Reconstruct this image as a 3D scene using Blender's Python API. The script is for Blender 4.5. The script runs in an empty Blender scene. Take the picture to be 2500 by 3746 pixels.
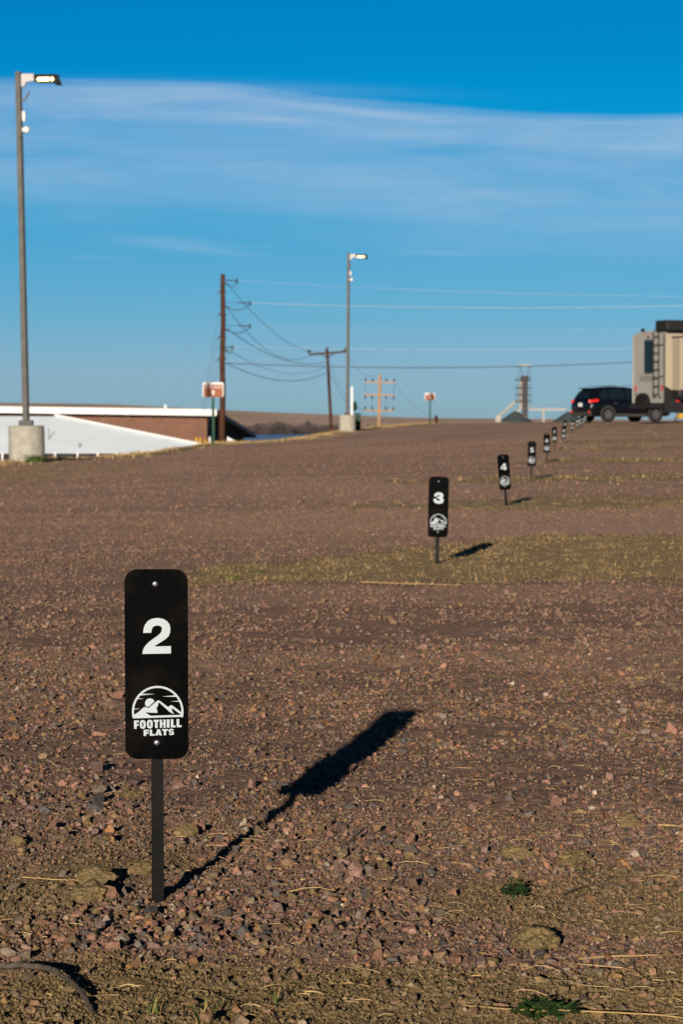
import bpy, bmesh, math, random
import numpy as np
from mathutils import Vector, Matrix, Euler
from mathutils.geometry import tessellate_polygon

random.seed(7)
RNG = np.random.default_rng(11)
S = bpy.context.scene
COL = S.collection
PI = math.pi

# ------------------------------------------------------------------ camera
F = 10406.0                      # focal length in photo pixels (100 mm on a 36 mm tall frame)
EYE = 0.763
PITCH = math.atan(318.0 / F)
cam = bpy.data.cameras.new('camera')
cam.lens = 100.0
cam.sensor_fit = 'VERTICAL'
cam.sensor_height = 36.0
cam.clip_start = 0.1
cam.clip_end = 30000
cam.dof.use_dof = True
cam.dof.focus_distance = 4.55
cam.dof.aperture_fstop = 22.0
camo = bpy.data.objects.new('camera', cam)
COL.objects.link(camo)
camo.location = (0, 0, EYE)
camo.rotation_euler = (PI / 2 - PITCH, 0, 0)
S.camera = camo

# ------------------------------------------------------------------ light
SUN_EL = math.radians(9.9)
sdx, sdy = -0.158, -0.9874        # horizontal direction towards the sun
world = bpy.data.worlds.new('World')
S.world = world
world.use_nodes = True
sun = bpy.data.lights.new('sun', 'SUN')
sun.energy = 5.0
sun.angle = math.radians(0.5)
sun.color = (1.0, 0.87, 0.72)
suno = bpy.data.objects.new('sun', sun)
COL.objects.link(suno)
sv = Vector((sdx * math.cos(SUN_EL), sdy * math.cos(SUN_EL), math.sin(SUN_EL)))
suno.rotation_euler = (-sv).to_track_quat('-Z', 'Y').to_euler()
suno.location = (-5, -20, 12)
S.view_settings.view_transform = 'Standard'
S.view_settings.look = 'None'
S.view_settings.exposure = 0.35
S.view_settings.gamma = 1.0
S.render.film_transparent = False
S.cycles.max_bounces = 6


def lin(c):
    return tuple(((v / 255.0) / 12.92 if v / 255.0 <= 0.04045 else ((v / 255.0 + 0.055) / 1.055) ** 2.4) for v in c)


def build_world():
    nt = world.node_tree
    N, L = nt.nodes, nt.links
    N.clear()
    out = N.new('ShaderNodeOutputWorld')
    bg = N.new('ShaderNodeBackground')
    bg.inputs['Strength'].default_value = 0.10
    L.new(bg.outputs[0], out.inputs[0])
    sky = N.new('ShaderNodeTexSky')
    sky.sky_type = 'NISHITA'
    sky.sun_disc = False
    sky.sun_elevation = SUN_EL
    sky.sun_rotation = math.atan2(sdx, sdy)
    sky.altitude = 1400
    sky.air_density = 1.0
    sky.dust_density = 0.4
    sky.ozone_density = 1.6
    tc = N.new('ShaderNodeTexCoord')
    sep = N.new('ShaderNodeSeparateXYZ')
    L.new(tc.outputs['Generated'], sep.inputs[0])
    # grading of the blue by elevation (a polarised, deep western sky)
    mr = N.new('ShaderNodeMapRange')
    mr.inputs['From Min'].default_value = 0.0
    mr.inputs['From Max'].default_value = 0.5
    L.new(sep.outputs['Z'], mr.inputs['Value'])
    ramp = N.new('ShaderNodeValToRGB')
    cr = ramp.color_ramp
    pts = SKY_RAMP
    while len(cr.elements) < len(pts):
        cr.elements.new(0.5)
    for e, (p, c) in zip(cr.elements, pts):
        e.position = p
        e.color = (*c, 1)
    L.new(mr.outputs[0], ramp.inputs[0])
    mul = N.new('ShaderNodeMix')
    mul.data_type = 'RGBA'
    mul.blend_type = 'MULTIPLY'
    mul.inputs['Factor'].default_value = 1
    mul.clamp_result = False
    L.new(sky.outputs[0], mul.inputs['A'])
    L.new(ramp.outputs[0], mul.inputs['B'])
    gain = N.new('ShaderNodeVectorMath')
    gain.operation = 'SCALE'
    gain.inputs['Scale'].default_value = SKY_GAIN
    L.new(mul.outputs['Result'], gain.inputs[0])
    # cirrus veil: upper edge as a function of the direction
    def M(op, a, b=None, clamp=False):
        m = N.new('ShaderNodeMath')
        m.operation = op
        m.use_clamp = clamp
        for i, v in enumerate((a, b)):
            if v is None:
                continue
            if isinstance(v, (int, float)):
                m.inputs[i].default_value = v
            else:
                L.new(v, m.inputs[i])
        return m.outputs[0]
    umr = N.new('ShaderNodeMapRange')
    umr.inputs['From Min'].default_value = -0.13
    umr.inputs['From Max'].default_value = 0.13
    L.new(sep.outputs['X'], umr.inputs['Value'])
    fc = N.new('ShaderNodeFloatCurve')
    cv = fc.mapping.curves[0]
    epts = [(0.0, 0.300), (0.04, 0.304), (0.15, 0.306), (0.30, 0.310), (0.5, 0.366), (0.68, 0.402), (0.82, 0.422), (1.0, 0.430)]
    for i, (x, y) in enumerate(epts):
        if i == 0:
            cv.points[0].location = (x, 1 - y)
        elif i == len(epts) - 1:
            cv.points[-1].location = (x, 1 - y)
        else:
            cv.points.new(x, 1 - y)
    fc.mapping.update()
    L.new(umr.outputs[0], fc.inputs['Value'])
    # curve value c -> photo row = (1-c)*1000 -> elevation
    edge = M('MULTIPLY', M('SUBTRACT', 1.555, M('SUBTRACT', 1.0, fc.outputs[0])), 1000.0 / F * 0.993)
    # soft noise
    mp = N.new('ShaderNodeMapping')
    mp.inputs['Scale'].default_value = (5.0, 1.0, 60.0)
    mp.inputs['Rotation'].default_value = (0, math.radians(-2.0), 0)
    L.new(tc.outputs['Generated'], mp.inputs[0])
    n1 = N.new('ShaderNodeTexNoise')
    n1.inputs['Scale'].default_value = 1.6
    n1.inputs['Detail'].default_value = 5
    n1.inputs['Roughness'].default_value = 0.5
    n1.inputs['Distortion'].default_value = 0.6
    L.new(mp.outputs[0], n1.inputs[0])
    t = M('SUBTRACT', edge, sep.outputs['Z'])
    t = M('ADD', t, M('MULTIPLY', M('SUBTRACT', n1.outputs[0], 0.5), 0.0045))
    tr = N.new('ShaderNodeValToRGB')
    e = tr.color_ramp
    e.interpolation = 'EASE'
    tp = [(0.0, 0.0), (0.045, 0.0), (0.07, 0.5), (0.10, 0.95), (0.19, 1.0), (0.27, 0.74), (0.35, 0.66), (0.44, 0.80), (0.55, 0.62), (0.66, 0.30), (0.78, 0.05), (0.92, 0.0)]
    while len(e.elements) < len(tp):
        e.elements.new(0.5)
    for el, (p, v) in zip(e.elements, tp):
        el.position = p
        el.color = (v, v, v, 1)
    tm = M('ADD', M('MULTIPLY', t, 1 / 0.075), 0.06)      # 0.075 of elevation is the veil's height
    L.new(tm, tr.inputs[0])
    mp2 = N.new('ShaderNodeMapping')
    mp2.inputs['Scale'].default_value = (9.0, 1.0, 75.0)
    mp2.inputs['Rotation'].default_value = (0, math.radians(2.5), 0)
    L.new(tc.outputs['Generated'], mp2.inputs[0])
    n2 = N.new('ShaderNodeTexNoise')
    n2.inputs['Scale'].default_value = 0.9
    n2.inputs['Detail'].default_value = 6
    n2.inputs['Roughness'].default_value = 0.55
    n2.inputs['Distortion'].default_value = 1.0
    L.new(mp2.outputs[0], n2.inputs[0])
    nm = N.new('ShaderNodeMapRange')
    nm.inputs['From Min'].default_value = 0.33
    nm.inputs['From Max'].default_value = 0.66
    nm.inputs['To Min'].default_value = 0.55
    nm.inputs['To Max'].default_value = 1.15
    L.new(n2.outputs[0], nm.inputs['Value'])
    mp4 = N.new('ShaderNodeMapping')
    mp4.inputs['Scale'].default_value = (16.0, 1.0, 330.0)
    mp4.inputs['Rotation'].default_value = (0, math.radians(4.0), 0)
    L.new(tc.outputs['Generated'], mp4.inputs[0])
    n4 = N.new('ShaderNodeTexNoise')
    n4.inputs['Scale'].default_value = 1.0
    n4.inputs['Detail'].default_value = 7
    n4.inputs['Roughness'].default_value = 0.62
    n4.inputs['Distortion'].default_value = 0.8
    L.new(mp4.outputs[0], n4.inputs[0])
    fm = N.new('ShaderNodeMapRange')
    fm.inputs['From Min'].default_value = 0.3
    fm.inputs['From Max'].default_value = 0.7
    fm.inputs['To Min'].default_value = 0.87
    fm.inputs['To Max'].default_value = 1.12
    L.new(n4.outputs[0], fm.inputs['Value'])
    fac = M('MULTIPLY', M('MULTIPLY', tr.outputs[0], nm.outputs[0]), fm.outputs[0])
    fac = M('MULTIPLY', fac, 0.62, True)
    # thin low streaks
    mp3 = N.new('ShaderNodeMapping')
    mp3.inputs['Scale'].default_value = (14.0, 1.0, 190.0)
    mp3.inputs['Rotation'].default_value = (0, math.radians(3.0), 0)
    mp3.inputs['Location'].default_value = (0.35, 0, 0.3)
    L.new(tc.outputs['Generated'], mp3.inputs[0])
    n3 = N.new('ShaderNodeTexNoise')
    n3.inputs['Scale'].default_value = 1.0
    n3.inputs['Detail'].default_value = 4
    L.new(mp3.outputs[0], n3.inputs[0])
    sm = N.new('ShaderNodeMapRange')
    sm.interpolation_type = 'SMOOTHSTEP'
    sm.inputs['From Min'].default_value = 0.60
    sm.inputs['From Max'].default_value = 0.80
    sm.inputs['To Max'].default_value = 0.30
    L.new(n3.outputs[0], sm.inputs['Value'])
    lowm = N.new('ShaderNodeMapRange')
    lowm.interpolation_type = 'SMOOTHSTEP'
    lowm.inputs['From Min'].default_value = 0.048
    lowm.inputs['From Max'].default_value = 0.064
    L.new(sep.outputs['Z'], lowm.inputs['Value'])
    him = N.new('ShaderNodeMapRange')
    him.interpolation_type = 'SMOOTHSTEP'
    him.inputs['From Min'].default_value = 0.066
    him.inputs['From Max'].default_value = 0.085
    him.inputs['To Min'].default_value = 1.0
    him.inputs['To Max'].default_value = 0.0
    L.new(sep.outputs['Z'], him.inputs['Value'])
    st = M('MULTIPLY', M('MULTIPLY', sm.outputs[0], lowm.outputs[0]), him.outputs[0])
    fac = M('MAXIMUM', fac, st)

    def wisp(px, py, rx, rz, tilt, amp):
        u0, z0 = (px - 1250) / F * 0.995, (1555 - py) / F * 0.995
        du = M('SUBTRACT', sep.outputs['X'], u0)
        dz = M('ADD', M('SUBTRACT', sep.outputs['Z'], z0), M('MULTIPLY', du, tilt))
        e2 = M('ADD', M('POWER', M('DIVIDE', du, rx), 2.0), M('POWER', M('DIVIDE', dz, rz), 2.0))
        g = M('EXPONENT', M('MULTIPLY', e2, -1.0))
        g = M('MULTIPLY', g, M('GREATER_THAN', sep.outputs['Y'], 0.0))
        return M('MULTIPLY', M('MULTIPLY', g, amp), fm.outputs[0])
    for a in ((600, 885, 0.020, 0.0020, 0.07, 0.20), (740, 915, 0.018, 0.0010, 0.09, 0.15), (1620, 926, 0.016, 0.0010, 0.02, 0.20), (1000, 440, 0.016, 0.0009, 0.06, 0.25),
              (1350, 420, 0.03, 0.0012, 0.11, 0.22), (900, 330, 0.05, 0.0022, 0.03, 0.16)):
        fac = M('ADD', fac, wisp(*a), True)
    cm = N.new('ShaderNodeMix')
    cm.data_type = 'RGBA'
    cm.clamp_result = False
    cc = lin((170, 196, 222))
    cm.inputs['B'].default_value = (cc[0] * 7.85, cc[1] * 7.85, cc[2] * 7.85, 1)
    L.new(fac, cm.inputs['Factor'])
    L.new(gain.outputs[0], cm.inputs['A'])
    L.new(cm.outputs['Result'], bg.inputs['Color'])


SKY_GAIN = 1.0
SKY_RAMP = [(0.0, (0.2341, 0.4195, 0.8976)), (0.0076, (0.2366, 0.4317, 0.9086)), (0.0201, (0.2409, 0.4341, 0.9168)), (0.0392, (0.2463, 0.4286, 0.8736)), (0.0775, (0.1681, 0.4122, 0.8079)), (0.1157, (0.1248, 0.4024, 0.7494)), (0.1635, (0.0411, 0.392, 0.7155)), (0.2018, (0.0066, 0.3857, 0.7136)), (0.2304, (0.0012, 0.3715, 0.7057)), (0.2591, (0.0006, 0.3435, 0.6728)), (0.2955, (0.0007, 0.3325, 0.6505)), (0.42, (0.012, 0.13, 0.28)), (1.0, (0.03, 0.1, 0.18))]
build_world()


# ------------------------------------------------------------------ pixel -> place in the world
def P(px, py, d):
    c, s = math.cos(PITCH), math.sin(PITCH)
    rx, u = px - 1250.0, 1873.0 - py
    v = Vector((rx, F * c + u * s, -F * s + u * c))
    v *= d / v.y
    return Vector((v.x, v.y, EYE + v.z))


# ------------------------------------------------------------------ noise and terrain height
def vnoise(x, y, seed=0):
    xi = np.floor(x).astype(np.int64)
    yi = np.floor(y).astype(np.int64)
    fx, fy = x - xi, y - yi
    fx = fx * fx * (3 - 2 * fx)
    fy = fy * fy * (3 - 2 * fy)

    def h(a, b):
        n = (a * 374761393 + b * 668265263 + seed * 1442695041) & 0xffffffff
        n = ((n ^ (n >> 13)) * 1274126177) & 0xffffffff
        n = n ^ (n >> 16)
        return (n & 0xffff) / 65535.0
    v = (h(xi, yi) * (1 - fx) + h(xi + 1, yi) * fx) * (1 - fy) + (h(xi, yi + 1) * (1 - fx) + h(xi + 1, yi + 1) * fx) * fy
    return v


def fbm(x, y, seed=0, oc=4):
    a, s, t = 0.5, 0.0, 0.0
    for i in range(oc):
        s = s + a * vnoise(x * 2 ** i + 17.3 * i, y * 2 ** i - 9.1 * i, seed + i)
        t += a
        a *= 0.5
    return s / t


def sstep(a, b, v):
    t = np.clip((v - a) / (b - a), 0, 1)
    return t * t * (3 - 2 * t)


SIGNS = [  # number, centre px of the stake's foot, foot py, distance, plate foot height, lean deg, yaw deg
    ('2', 577, 3303, 4.55, 0.232, -0.2, 1.0),
    ('3', 1600, 2066, 14.3, 0.135, 1.3, -3.0),
    ('4', 1854, 1850, 24.4, 0.136, -4.0, 4.0),
    ('5', 1945, 1756, 34.5, 0.160, 1.2, -3.0),
    ('6', 2003, 1691, 46.0, 0.147, -0.8, 2.0),
    ('7', 2031, 1645, 57.7, 0.152, -0.6, 0.0),
    ('8', 2063, 1619, 69.0, 0.09, 1.5, 3.0),
    ('9', 2068, 1596, 80.0, 0.13, 1.8, 0.0),
    ('10', 2095, 1583, 90.7, 0.08, 2.0, 6.0),
    ('11', 2115, 1569, 101.0, 0.07, 1.0, 5.0),
    ('12', 2125, 1562, 110.0, 0.07, -1.0, 5.0),
    ('13', 2135, 1557, 119.0, 0.08, 3.0, 8.0),
    ('14', 2143, 1551, 127.0, 0.10, 4.0, 6.0),
]
ctrl = [P(a[1], a[2], a[3]) for a in SIGNS]
ctrl += [P(100, 1692, 63), P(780, 1631, 83), P(1273, 1580, 137), P(1573, 1551, 168), P(2250, 1545, 137), P(2450, 1549, 108),
         P(620, 1660, 77), P(2000, 1546, 150), P(870, 1624, 97), P(1075, 1603, 118)]
ctrl = [(p.x, p.y, p.z) for p in ctrl]
ctrl += [(-1.2, 3.6, 0), (1.2, 3.6, 0), (-1.5, 8, 0.0), (1.5, 8, 0.02), (0, 0, 0), (-6, 0, 0), (6, 0, 0), (-8, 20, -0.05), (8, 20, 0.08),
         (-9, 40, -0.1), (12, 50, 0.25), (20, 90, 0.7), (30, 140, 0.95), (-12, 64, -0.2), (-1, 60, 0.1), (0, 35, 0.06), (25, 170, 0.9), (-1, 25, 0.04)]
ctrl = np.array(ctrl)


def _phi(r):
    return np.where(r > 1e-9, r * r * np.log(np.maximum(r, 1e-9)), 0.0)


_n = len(ctrl)
_sx = np.array([1.0, 0.35])          # soften the long direction
_q = ctrl[:, :2] * _sx
_A = np.zeros((_n + 3, _n + 3))
_A[:_n, :_n] = _phi(np.linalg.norm(_q[:, None] - _q[None], axis=2)) + np.eye(_n) * 0.5
_A[:_n, _n] = 1
_A[:_n, _n + 1:] = _q
_A[_n:, :_n] = _A[:_n, _n:].T
_w = np.linalg.solve(_A, np.concatenate([ctrl[:, 2], [0, 0, 0]]))

EDGE = np.array([(-50, -60), (0, -32), (30, -14), (50, -9.8), (64, -7.7), (84, -4.7), (110, -2.2), (138, -0.5), (170, 4.3), (200, 9), (420, 60)], float)


def height(x, y):
    x = np.asarray(x, float)
    y = np.asarray(y, float)
    shp = x.shape
    x, y = x.ravel(), y.ravel()
    xc, yc = np.clip(x, -12, 28), np.clip(y, 0, 172)
    q = np.stack([xc, yc], 1) * _sx
    z = np.full(x.shape, _w[_n])
    z += q @ _w[_n + 1:]
    for i in range(_n):
        z += _w[i] * _phi(np.hypot(q[:, 0] - _q[i, 0], q[:, 1] - _q[i, 1]))
    xe = np.interp(y, EDGE[:, 0], EDGE[:, 1])
    xe = xe + (fbm(y * 0.35, y * 0, 5, 3) - 0.5) * 0.5
    t = xe - x
    lip = np.exp(-((t + 0.5) / 0.5) ** 2) * 0.05 * (y > 50)
    z = z + lip - 2.9 * sstep(0.0, 6.0, t) - 0.35 * sstep(0, 0.7, t)
    z = z - 4.2 * sstep(174, 300, y)
    z = z + (fbm(x * 0.9, y * 0.5, 21, 3) - 0.5) * 0.03 * np.clip(y / 20, 0.25, 1.0)
    near = 1 - sstep(9, 20, y)
    z = z + near * ((fbm(x * 5, y * 5, 31, 3) - 0.5) * 0.022 + (fbm(x * 30, y * 30, 41, 3) - 0.5) * 0.014)
    return z.reshape(shp)


def hz(x, y):
    return float(height(np.array([x]), np.array([y]))[0])


def soil_mask(x, y):
    """where bare olive dirt and dry grass show through between the gravel pads"""
    m = np.zeros_like(x)
    nz = (fbm(x * 0.8, y * 0.45, 61, 4) - 0.5) + 0.45 * (fbm(x * 4.5, y * 2.2, 63, 3) - 0.5)
    for k, a in enumerate(SIGNS[1:], 1):
        p = P(a[1], a[2], a[3])
        w = [0, 2.7, 2.2, 2.6, 2.2, 2.2, 2.4, 2.2, 2.2, 2.2, 2.2, 2.2, 2.2][k]
        cy = p.y + (1.3 if k == 1 else (0.7 if k == 2 else 0.5))
        left = p.x - [0, 1.45, 1.6, 1.8, 1.2, 1.2, 1.0, 1, 1, 1, 1, 1, 1][k]
        taper = sstep(left, left + 2.2, x + nz * 1.3)
        ww = w * (0.30 + 0.70 * taper)
        b = sstep(1.0, 0.72, np.abs(y - cy - nz * 2.6) / ww)
        if k == 1:            # a wedge that opens to the right
            hi = 14.1 + np.clip((x + 0.8) * 1.7, 0, 3.9) + nz * 1.6
            b = sstep(12.7, 13.3, y - nz * 0.9) * sstep(hi + 0.5, hi - 0.4, y)
        m = np.maximum(m, b * sstep(left - 0.2, left + 0.25, x + nz * 0.8))
    # foreground dirt apron at the bottom of the frame, broader to the right
    n2 = fbm(x * 3.2, y * 3.2, 71, 4) - 0.5
    lim = 4.03 + 0.10 * np.clip(x, -0.6, 0.7) + n2 * 0.75
    m = np.maximum(m, sstep(0.12, -0.12, y - lim) * 0.95)
    n3 = fbm(x * 2.2 + 5, y * 1.1, 81, 4)
    m = np.maximum(m, 0.75 * sstep(0.55, 0.68, n3) * sstep(5.6, 4.8, y))
    return m


def fine_mask(x, y):
    """compacted fine gravel with few large stones (wheel tracks)"""
    n = fbm(x * 1.1 + 3, y * 0.8, 91, 3)
    a = sstep(0.46, 0.62, n)
    band = np.exp(-((y - (6.3 - 0.3 * x)) / 0.55) ** 2) * sstep(0.0, 0.4, x)
    band2 = np.exp(-((y - (8.6 + 0.4 * x)) / 0.45) ** 2)
    return np.clip(a * 0.8 + band * 0.9 + band2 * 0.6, 0, 1)


def dust_sunlit_mask(x, y):
    """pale dust: the wheel path past marker 3 and streaks on the road; plus painted sunlit lightening with distance"""
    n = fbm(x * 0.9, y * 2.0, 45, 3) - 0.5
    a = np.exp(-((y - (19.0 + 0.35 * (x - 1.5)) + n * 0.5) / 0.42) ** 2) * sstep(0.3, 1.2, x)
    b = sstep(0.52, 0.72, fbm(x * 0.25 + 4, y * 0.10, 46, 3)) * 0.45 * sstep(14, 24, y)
    return np.clip(a + b + 0.62 * sstep(5.5, 22, y) + 0.32 * sstep(0.50, 0.64, fbm(x * 0.35 + 2, y * 1.0, 47, 3)) * sstep(5.5, 7.5, y), 0, 1)  # the distance ramp paints the brightness of sun-facing far stones into the colour


def edge_mask(x, y):
    xe = np.interp(y, EDGE[:, 0], EDGE[:, 1])
    t = xe - x
    w = 1.5 + 2.4 * (fbm(y * 0.3, x * 0.6, 15, 3) - 0.5)
    m = sstep(-w - 0.5, -w * 0.3, t) * (y > 28)
    d = ((x + 6.2) / 3.2) ** 2 + ((y - 47) / 10) ** 2
    return np.maximum(m, 0.75 * sstep(1.1, 0.5, d + (fbm(x, y * 0.4, 16, 3) - 0.5) * 1.2))


# ------------------------------------------------------------------ materials
def mat(name, color, rough=0.7, metal=0.0, noise=0.0, nscale=8.0, bump=0.0, bscale=60.0, spec=None, coat=0.0, emit=None):
    m = bpy.data.materials.new(name)
    m.use_nodes = True
    nt = m.node_tree
    N, L = nt.nodes, nt.links
    b = N['Principled BSDF']
    b.inputs['Base Color'].default_value = (*color, 1)
    b.inputs['Roughness'].default_value = rough
    b.inputs['Metallic'].default_value = metal
    if spec is None and rough >= 0.4 and metal < 0.5:
        spec = 0.12
    if spec is not None:
        b.inputs['Specular IOR Level'].default_value = spec
    if coat:
        b.inputs['Coat Weight'].default_value = coat
        b.inputs['Coat Roughness'].default_value = 0.08
    if emit:
        b.inputs['Emission Color'].default_value = (*emit[0], 1)
        b.inputs['Emission Strength'].default_value = emit[1]
    if noise or bump:
        tc = N.new('ShaderNodeTexCoord')
    if noise:
        n = N.new('ShaderNodeTexNoise')
        n.inputs['Scale'].default_value = nscale
        n.inputs['Detail'].default_value = 6
        n.inputs['Roughness'].default_value = 0.6
        L.new(tc.outputs['Object'], n.inputs[0])
        r = N.new('ShaderNodeValToRGB')
        lo = tuple(max(0, c * (1 - noise)) for c in color)
        hi = tuple(min(1, c * (1 + noise)) for c in color)
        r.color_ramp.elements[0].position = 0.3
        r.color_ramp.elements[1].position = 0.7
        r.color_ramp.elements[0].color = (*lo, 1)
        r.color_ramp.elements[1].color = (*hi, 1)
        L.new(n.outputs[0], r.inputs[0])
        L.new(r.outputs[0], b.inputs['Base Color'])
    if bump:
        n = N.new('ShaderNodeTexNoise')
        n.inputs['Scale'].default_value = bscale
        n.inputs['Detail'].default_value = 5
        L.new(tc.outputs['Object'], n.inputs[0])
        bp = N.new('ShaderNodeBump')
        bp.inputs['Strength'].default_value = bump
        bp.inputs['Distance'].default_value = 1.0 / bscale
        L.new(n.outputs[0], bp.inputs['Height'])
        L.new(bp.outputs[0], b.inputs['Normal'])
    return m


def attr_mat(name, rough=0.9, bump=0.4, bscale=250.0, trans=0.0):
    m = bpy.data.materials.new(name)
    m.use_nodes = True
    N, L = m.node_tree.nodes, m.node_tree.links
    b = N['Principled BSDF']
    a = N.new('ShaderNodeAttribute')
    a.attribute_name = 'tint'
    tc = N.new('ShaderNodeTexCoord')
    n = N.new('ShaderNodeTexNoise')
    n.inputs['Scale'].default_value = bscale
    n.inputs['Detail'].default_value = 4
    L.new(tc.outputs['Object'], n.inputs[0])
    mx = N.new('ShaderNodeMix')
    mx.data_type = 'RGBA'
    mx.blend_type = 'MULTIPLY'
    mx.inputs['Factor'].default_value = 1
    r = N.new('ShaderNodeMapRange')
    r.inputs['From Min'].default_value = 0.3
    r.inputs['From Max'].default_value = 0.7
    r.inputs['To Min'].default_value = 0.7
    r.inputs['To Max'].default_value = 1.25
    L.new(n.outputs[0], r.inputs['Value'])
    L.new(a.outputs['Color'], mx.inputs['A'])
    L.new(r.outputs[0], mx.inputs['B'])
    L.new(mx.outputs['Result'], b.inputs['Base Color'])
    b.inputs['Roughness'].default_value = rough
    b.inputs['Specular IOR Level'].default_value = 0.2
    if bump:
        bp = N.new('ShaderNodeBump')
        bp.inputs['Strength'].default_value = bump
        bp.inputs['Distance'].default_value = 0.002
        L.new(n.outputs[0], bp.inputs['Height'])
        L.new(bp.outputs[0], b.inputs['Normal'])
    return m


def ground_mat():
    m = bpy.data.materials.new('gravel ground')
    m.use_nodes = True
    N, L = m.node_tree.nodes, m.node_tree.links
    b = N['Principled BSDF']
    b.inputs['Roughness'].default_value = 0.95
    b.inputs['Specular IOR Level'].default_value = 0.2
    tc = N.new('ShaderNodeTexCoord')

    def voro(scale, out='Color'):
        v = N.new('ShaderNodeTexVoronoi')
        v.inputs['Scale'].default_value = scale
        L.new(tc.outputs['Object'], v.inputs['Vector'])
        return v

    def noise(scale, det=5, ro=0.6):
        n = N.new('ShaderNodeTexNoise')
        n.inputs['Scale'].default_value = scale
        n.inputs['Detail'].default_value = det
        n.inputs['Roughness'].default_value = ro
        L.new(tc.outputs['Object'], n.inputs[0])
        return n

    def ramp(inp, pts, const=False):
        r = N.new('ShaderNodeValToRGB')
        if const:
            r.color_ramp.interpolation = 'CONSTANT'
        while len(r.color_ramp.elements) < len(pts):
            r.color_ramp.elements.new(0.5)
        for e, (p, c) in zip(r.color_ramp.elements, pts):
            e.position = p
            e.color = (*c, 1) if not isinstance(c, float) else (c, c, c, 1)
        L.new(inp, r.inputs[0])
        return r.outputs[0]

    def mix(f, a, c, bt='MIX'):
        x = N.new('ShaderNodeMix')
        x.data_type = 'RGBA'
        x.blend_type = bt
        for k, v in (('Factor', f), ('A', a), ('B', c)):
            if isinstance(v, (int, float)):
                x.inputs[k].default_value = v
            elif isinstance(v, tuple):
                x.inputs[k].default_value = (*v, 1)
            else:
                L.new(v, x.inputs[k])
        return x.outputs['Result']
    G = GRAVEL
    pal = [(0.0, tuple(c * G for c in (0.20, 0.15, 0.135))), (0.16, tuple(c * G for c in (0.33, 0.225, 0.185))), (0.34, tuple(c * G for c in (0.26, 0.19, 0.17))),
           (0.50, tuple(c * G for c in (0.40, 0.25, 0.185))), (0.66, tuple(c * G for c in (0.15, 0.135, 0.14))), (0.76, tuple(c * G for c in (0.34, 0.26, 0.21))),
           (0.90, tuple(c * G for c in (0.46, 0.33, 0.24)))]
    v1 = voro(95)
    v2 = voro(38)
    v3 = voro(17)
    s1 = N.new('ShaderNodeSeparateColor')
    L.new(v1.outputs['Color'], s1.inputs[0])
    s2 = N.new('ShaderNodeSeparateColor')
    L.new(v2.outputs['Color'], s2.inputs[0])
    s3 = N.new('ShaderNodeSeparateColor')
    L.new(v3.outputs['Color'], s3.inputs[0])
    c1 = ramp(s1.outputs[0], pal, True)
    c2 = ramp(s2.outputs[1], pal, True)
    c3 = ramp(s3.outputs[1], pal, True)
    far = N.new('ShaderNodeAttribute')
    far.attribute_name = 'far'
    base = mix(0.45, c1, c2)
    base = mix(far.outputs['Fac'], base, mix(0.55, base, c3))
    dust = noise(5.0, 6)
    base = mix(ramp(dust.outputs[0], [(0.35, 0.10), (0.65, 0.55)]), base, tuple(c * G for c in (0.28, 0.19, 0.145)))
    big = noise(0.35, 4)
    base = mix(1.0, base, ramp(big.outputs[0], [(0.3, (0.88, 0.90, 0.92)), (0.7, (1.10, 1.06, 1.02))]), 'MULTIPLY')
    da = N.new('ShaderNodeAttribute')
    da.attribute_name = 'dust_sunlit'
    base = mix(ramp(da.outputs['Fac'], [(0.0, 0.0), (1.0, 0.85)]), base, (0.58, 0.405, 0.322))  # pale road dust, and sunlight on far gravel painted as lighter colour
    base = mix(1.0, base, (1.09, 0.965, 0.835), 'MULTIPLY')
    # olive dirt
    dn = noise(40, 7, 0.7)
    dirt = ramp(dn.outputs[0], [(0.28, (0.12, 0.086, 0.038)), (0.5, (0.20, 0.145, 0.064)), (0.72, (0.29, 0.21, 0.10))])
    dn2 = noise(11, 9, 0.78)
    grass = ramp(dn2.outputs[0], [(0.30, (0.25, 0.165, 0.075)), (0.5, (0.46, 0.315, 0.145)), (0.68, (0.70, 0.485, 0.25))])
    sa = N.new('ShaderNodeAttribute')
    sa.attribute_name = 'soil'
    br = noise(9, 6, 0.7)
    ms = N.new('ShaderNodeMath')
    ms.operation = 'MULTIPLY_ADD'
    L.new(br.outputs[0], ms.inputs[0])
    ms.inputs[1].default_value = 0.9
    ms.inputs[2].default_value = -0.45
    ma = N.new('ShaderNodeMath')
    ma.operation = 'ADD'
    ma.use_clamp = True
    L.new(sa.outputs['Fac'], ma.inputs[0])
    L.new(ms.outputs[0], ma.inputs[1])
    sf = ramp(ma.outputs[0], [(0.30, 0.0), (0.75, 0.92)])
    col = mix(sf, base, dirt)
    ga = N.new('ShaderNodeAttribute')
    ga.attribute_name = 'grass'
    mg = N.new('ShaderNodeMath')
    mg.operation = 'ADD'
    mg.use_clamp = True
    L.new(ga.outputs['Fac'], mg.inputs[0])
    L.new(ms.outputs[0], mg.inputs[1])
    gf = ramp(mg.outputs[0], [(0.25, 0.0), (0.7, 0.9)])
    col = mix(gf, col, grass)
    L.new(col, b.inputs['Base Color'])
    # relief
    h1 = N.new('ShaderNodeMath')
    h1.operation = 'MULTIPLY'
    L.new(v1.outputs['Distance'], h1.inputs[0])
    h1.inputs[1].default_value = -0.6
    h2 = N.new('ShaderNodeMath')
    h2.operation = 'MULTIPLY'
    L.new(v2.outputs['Distance'], h2.inputs[0])
    h2.inputs[1].default_value = -0.9
    ha = N.new('ShaderNodeMath')
    ha.operation = 'ADD'
    L.new(h1.outputs[0], ha.inputs[0])
    L.new(h2.outputs[0], ha.inputs[1])
    hb = N.new('ShaderNodeMath')
    hb.operation = 'ADD'
    L.new(ha.outputs[0], hb.inputs[0])
    nb = noise(160, 4, 0.7)
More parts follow.
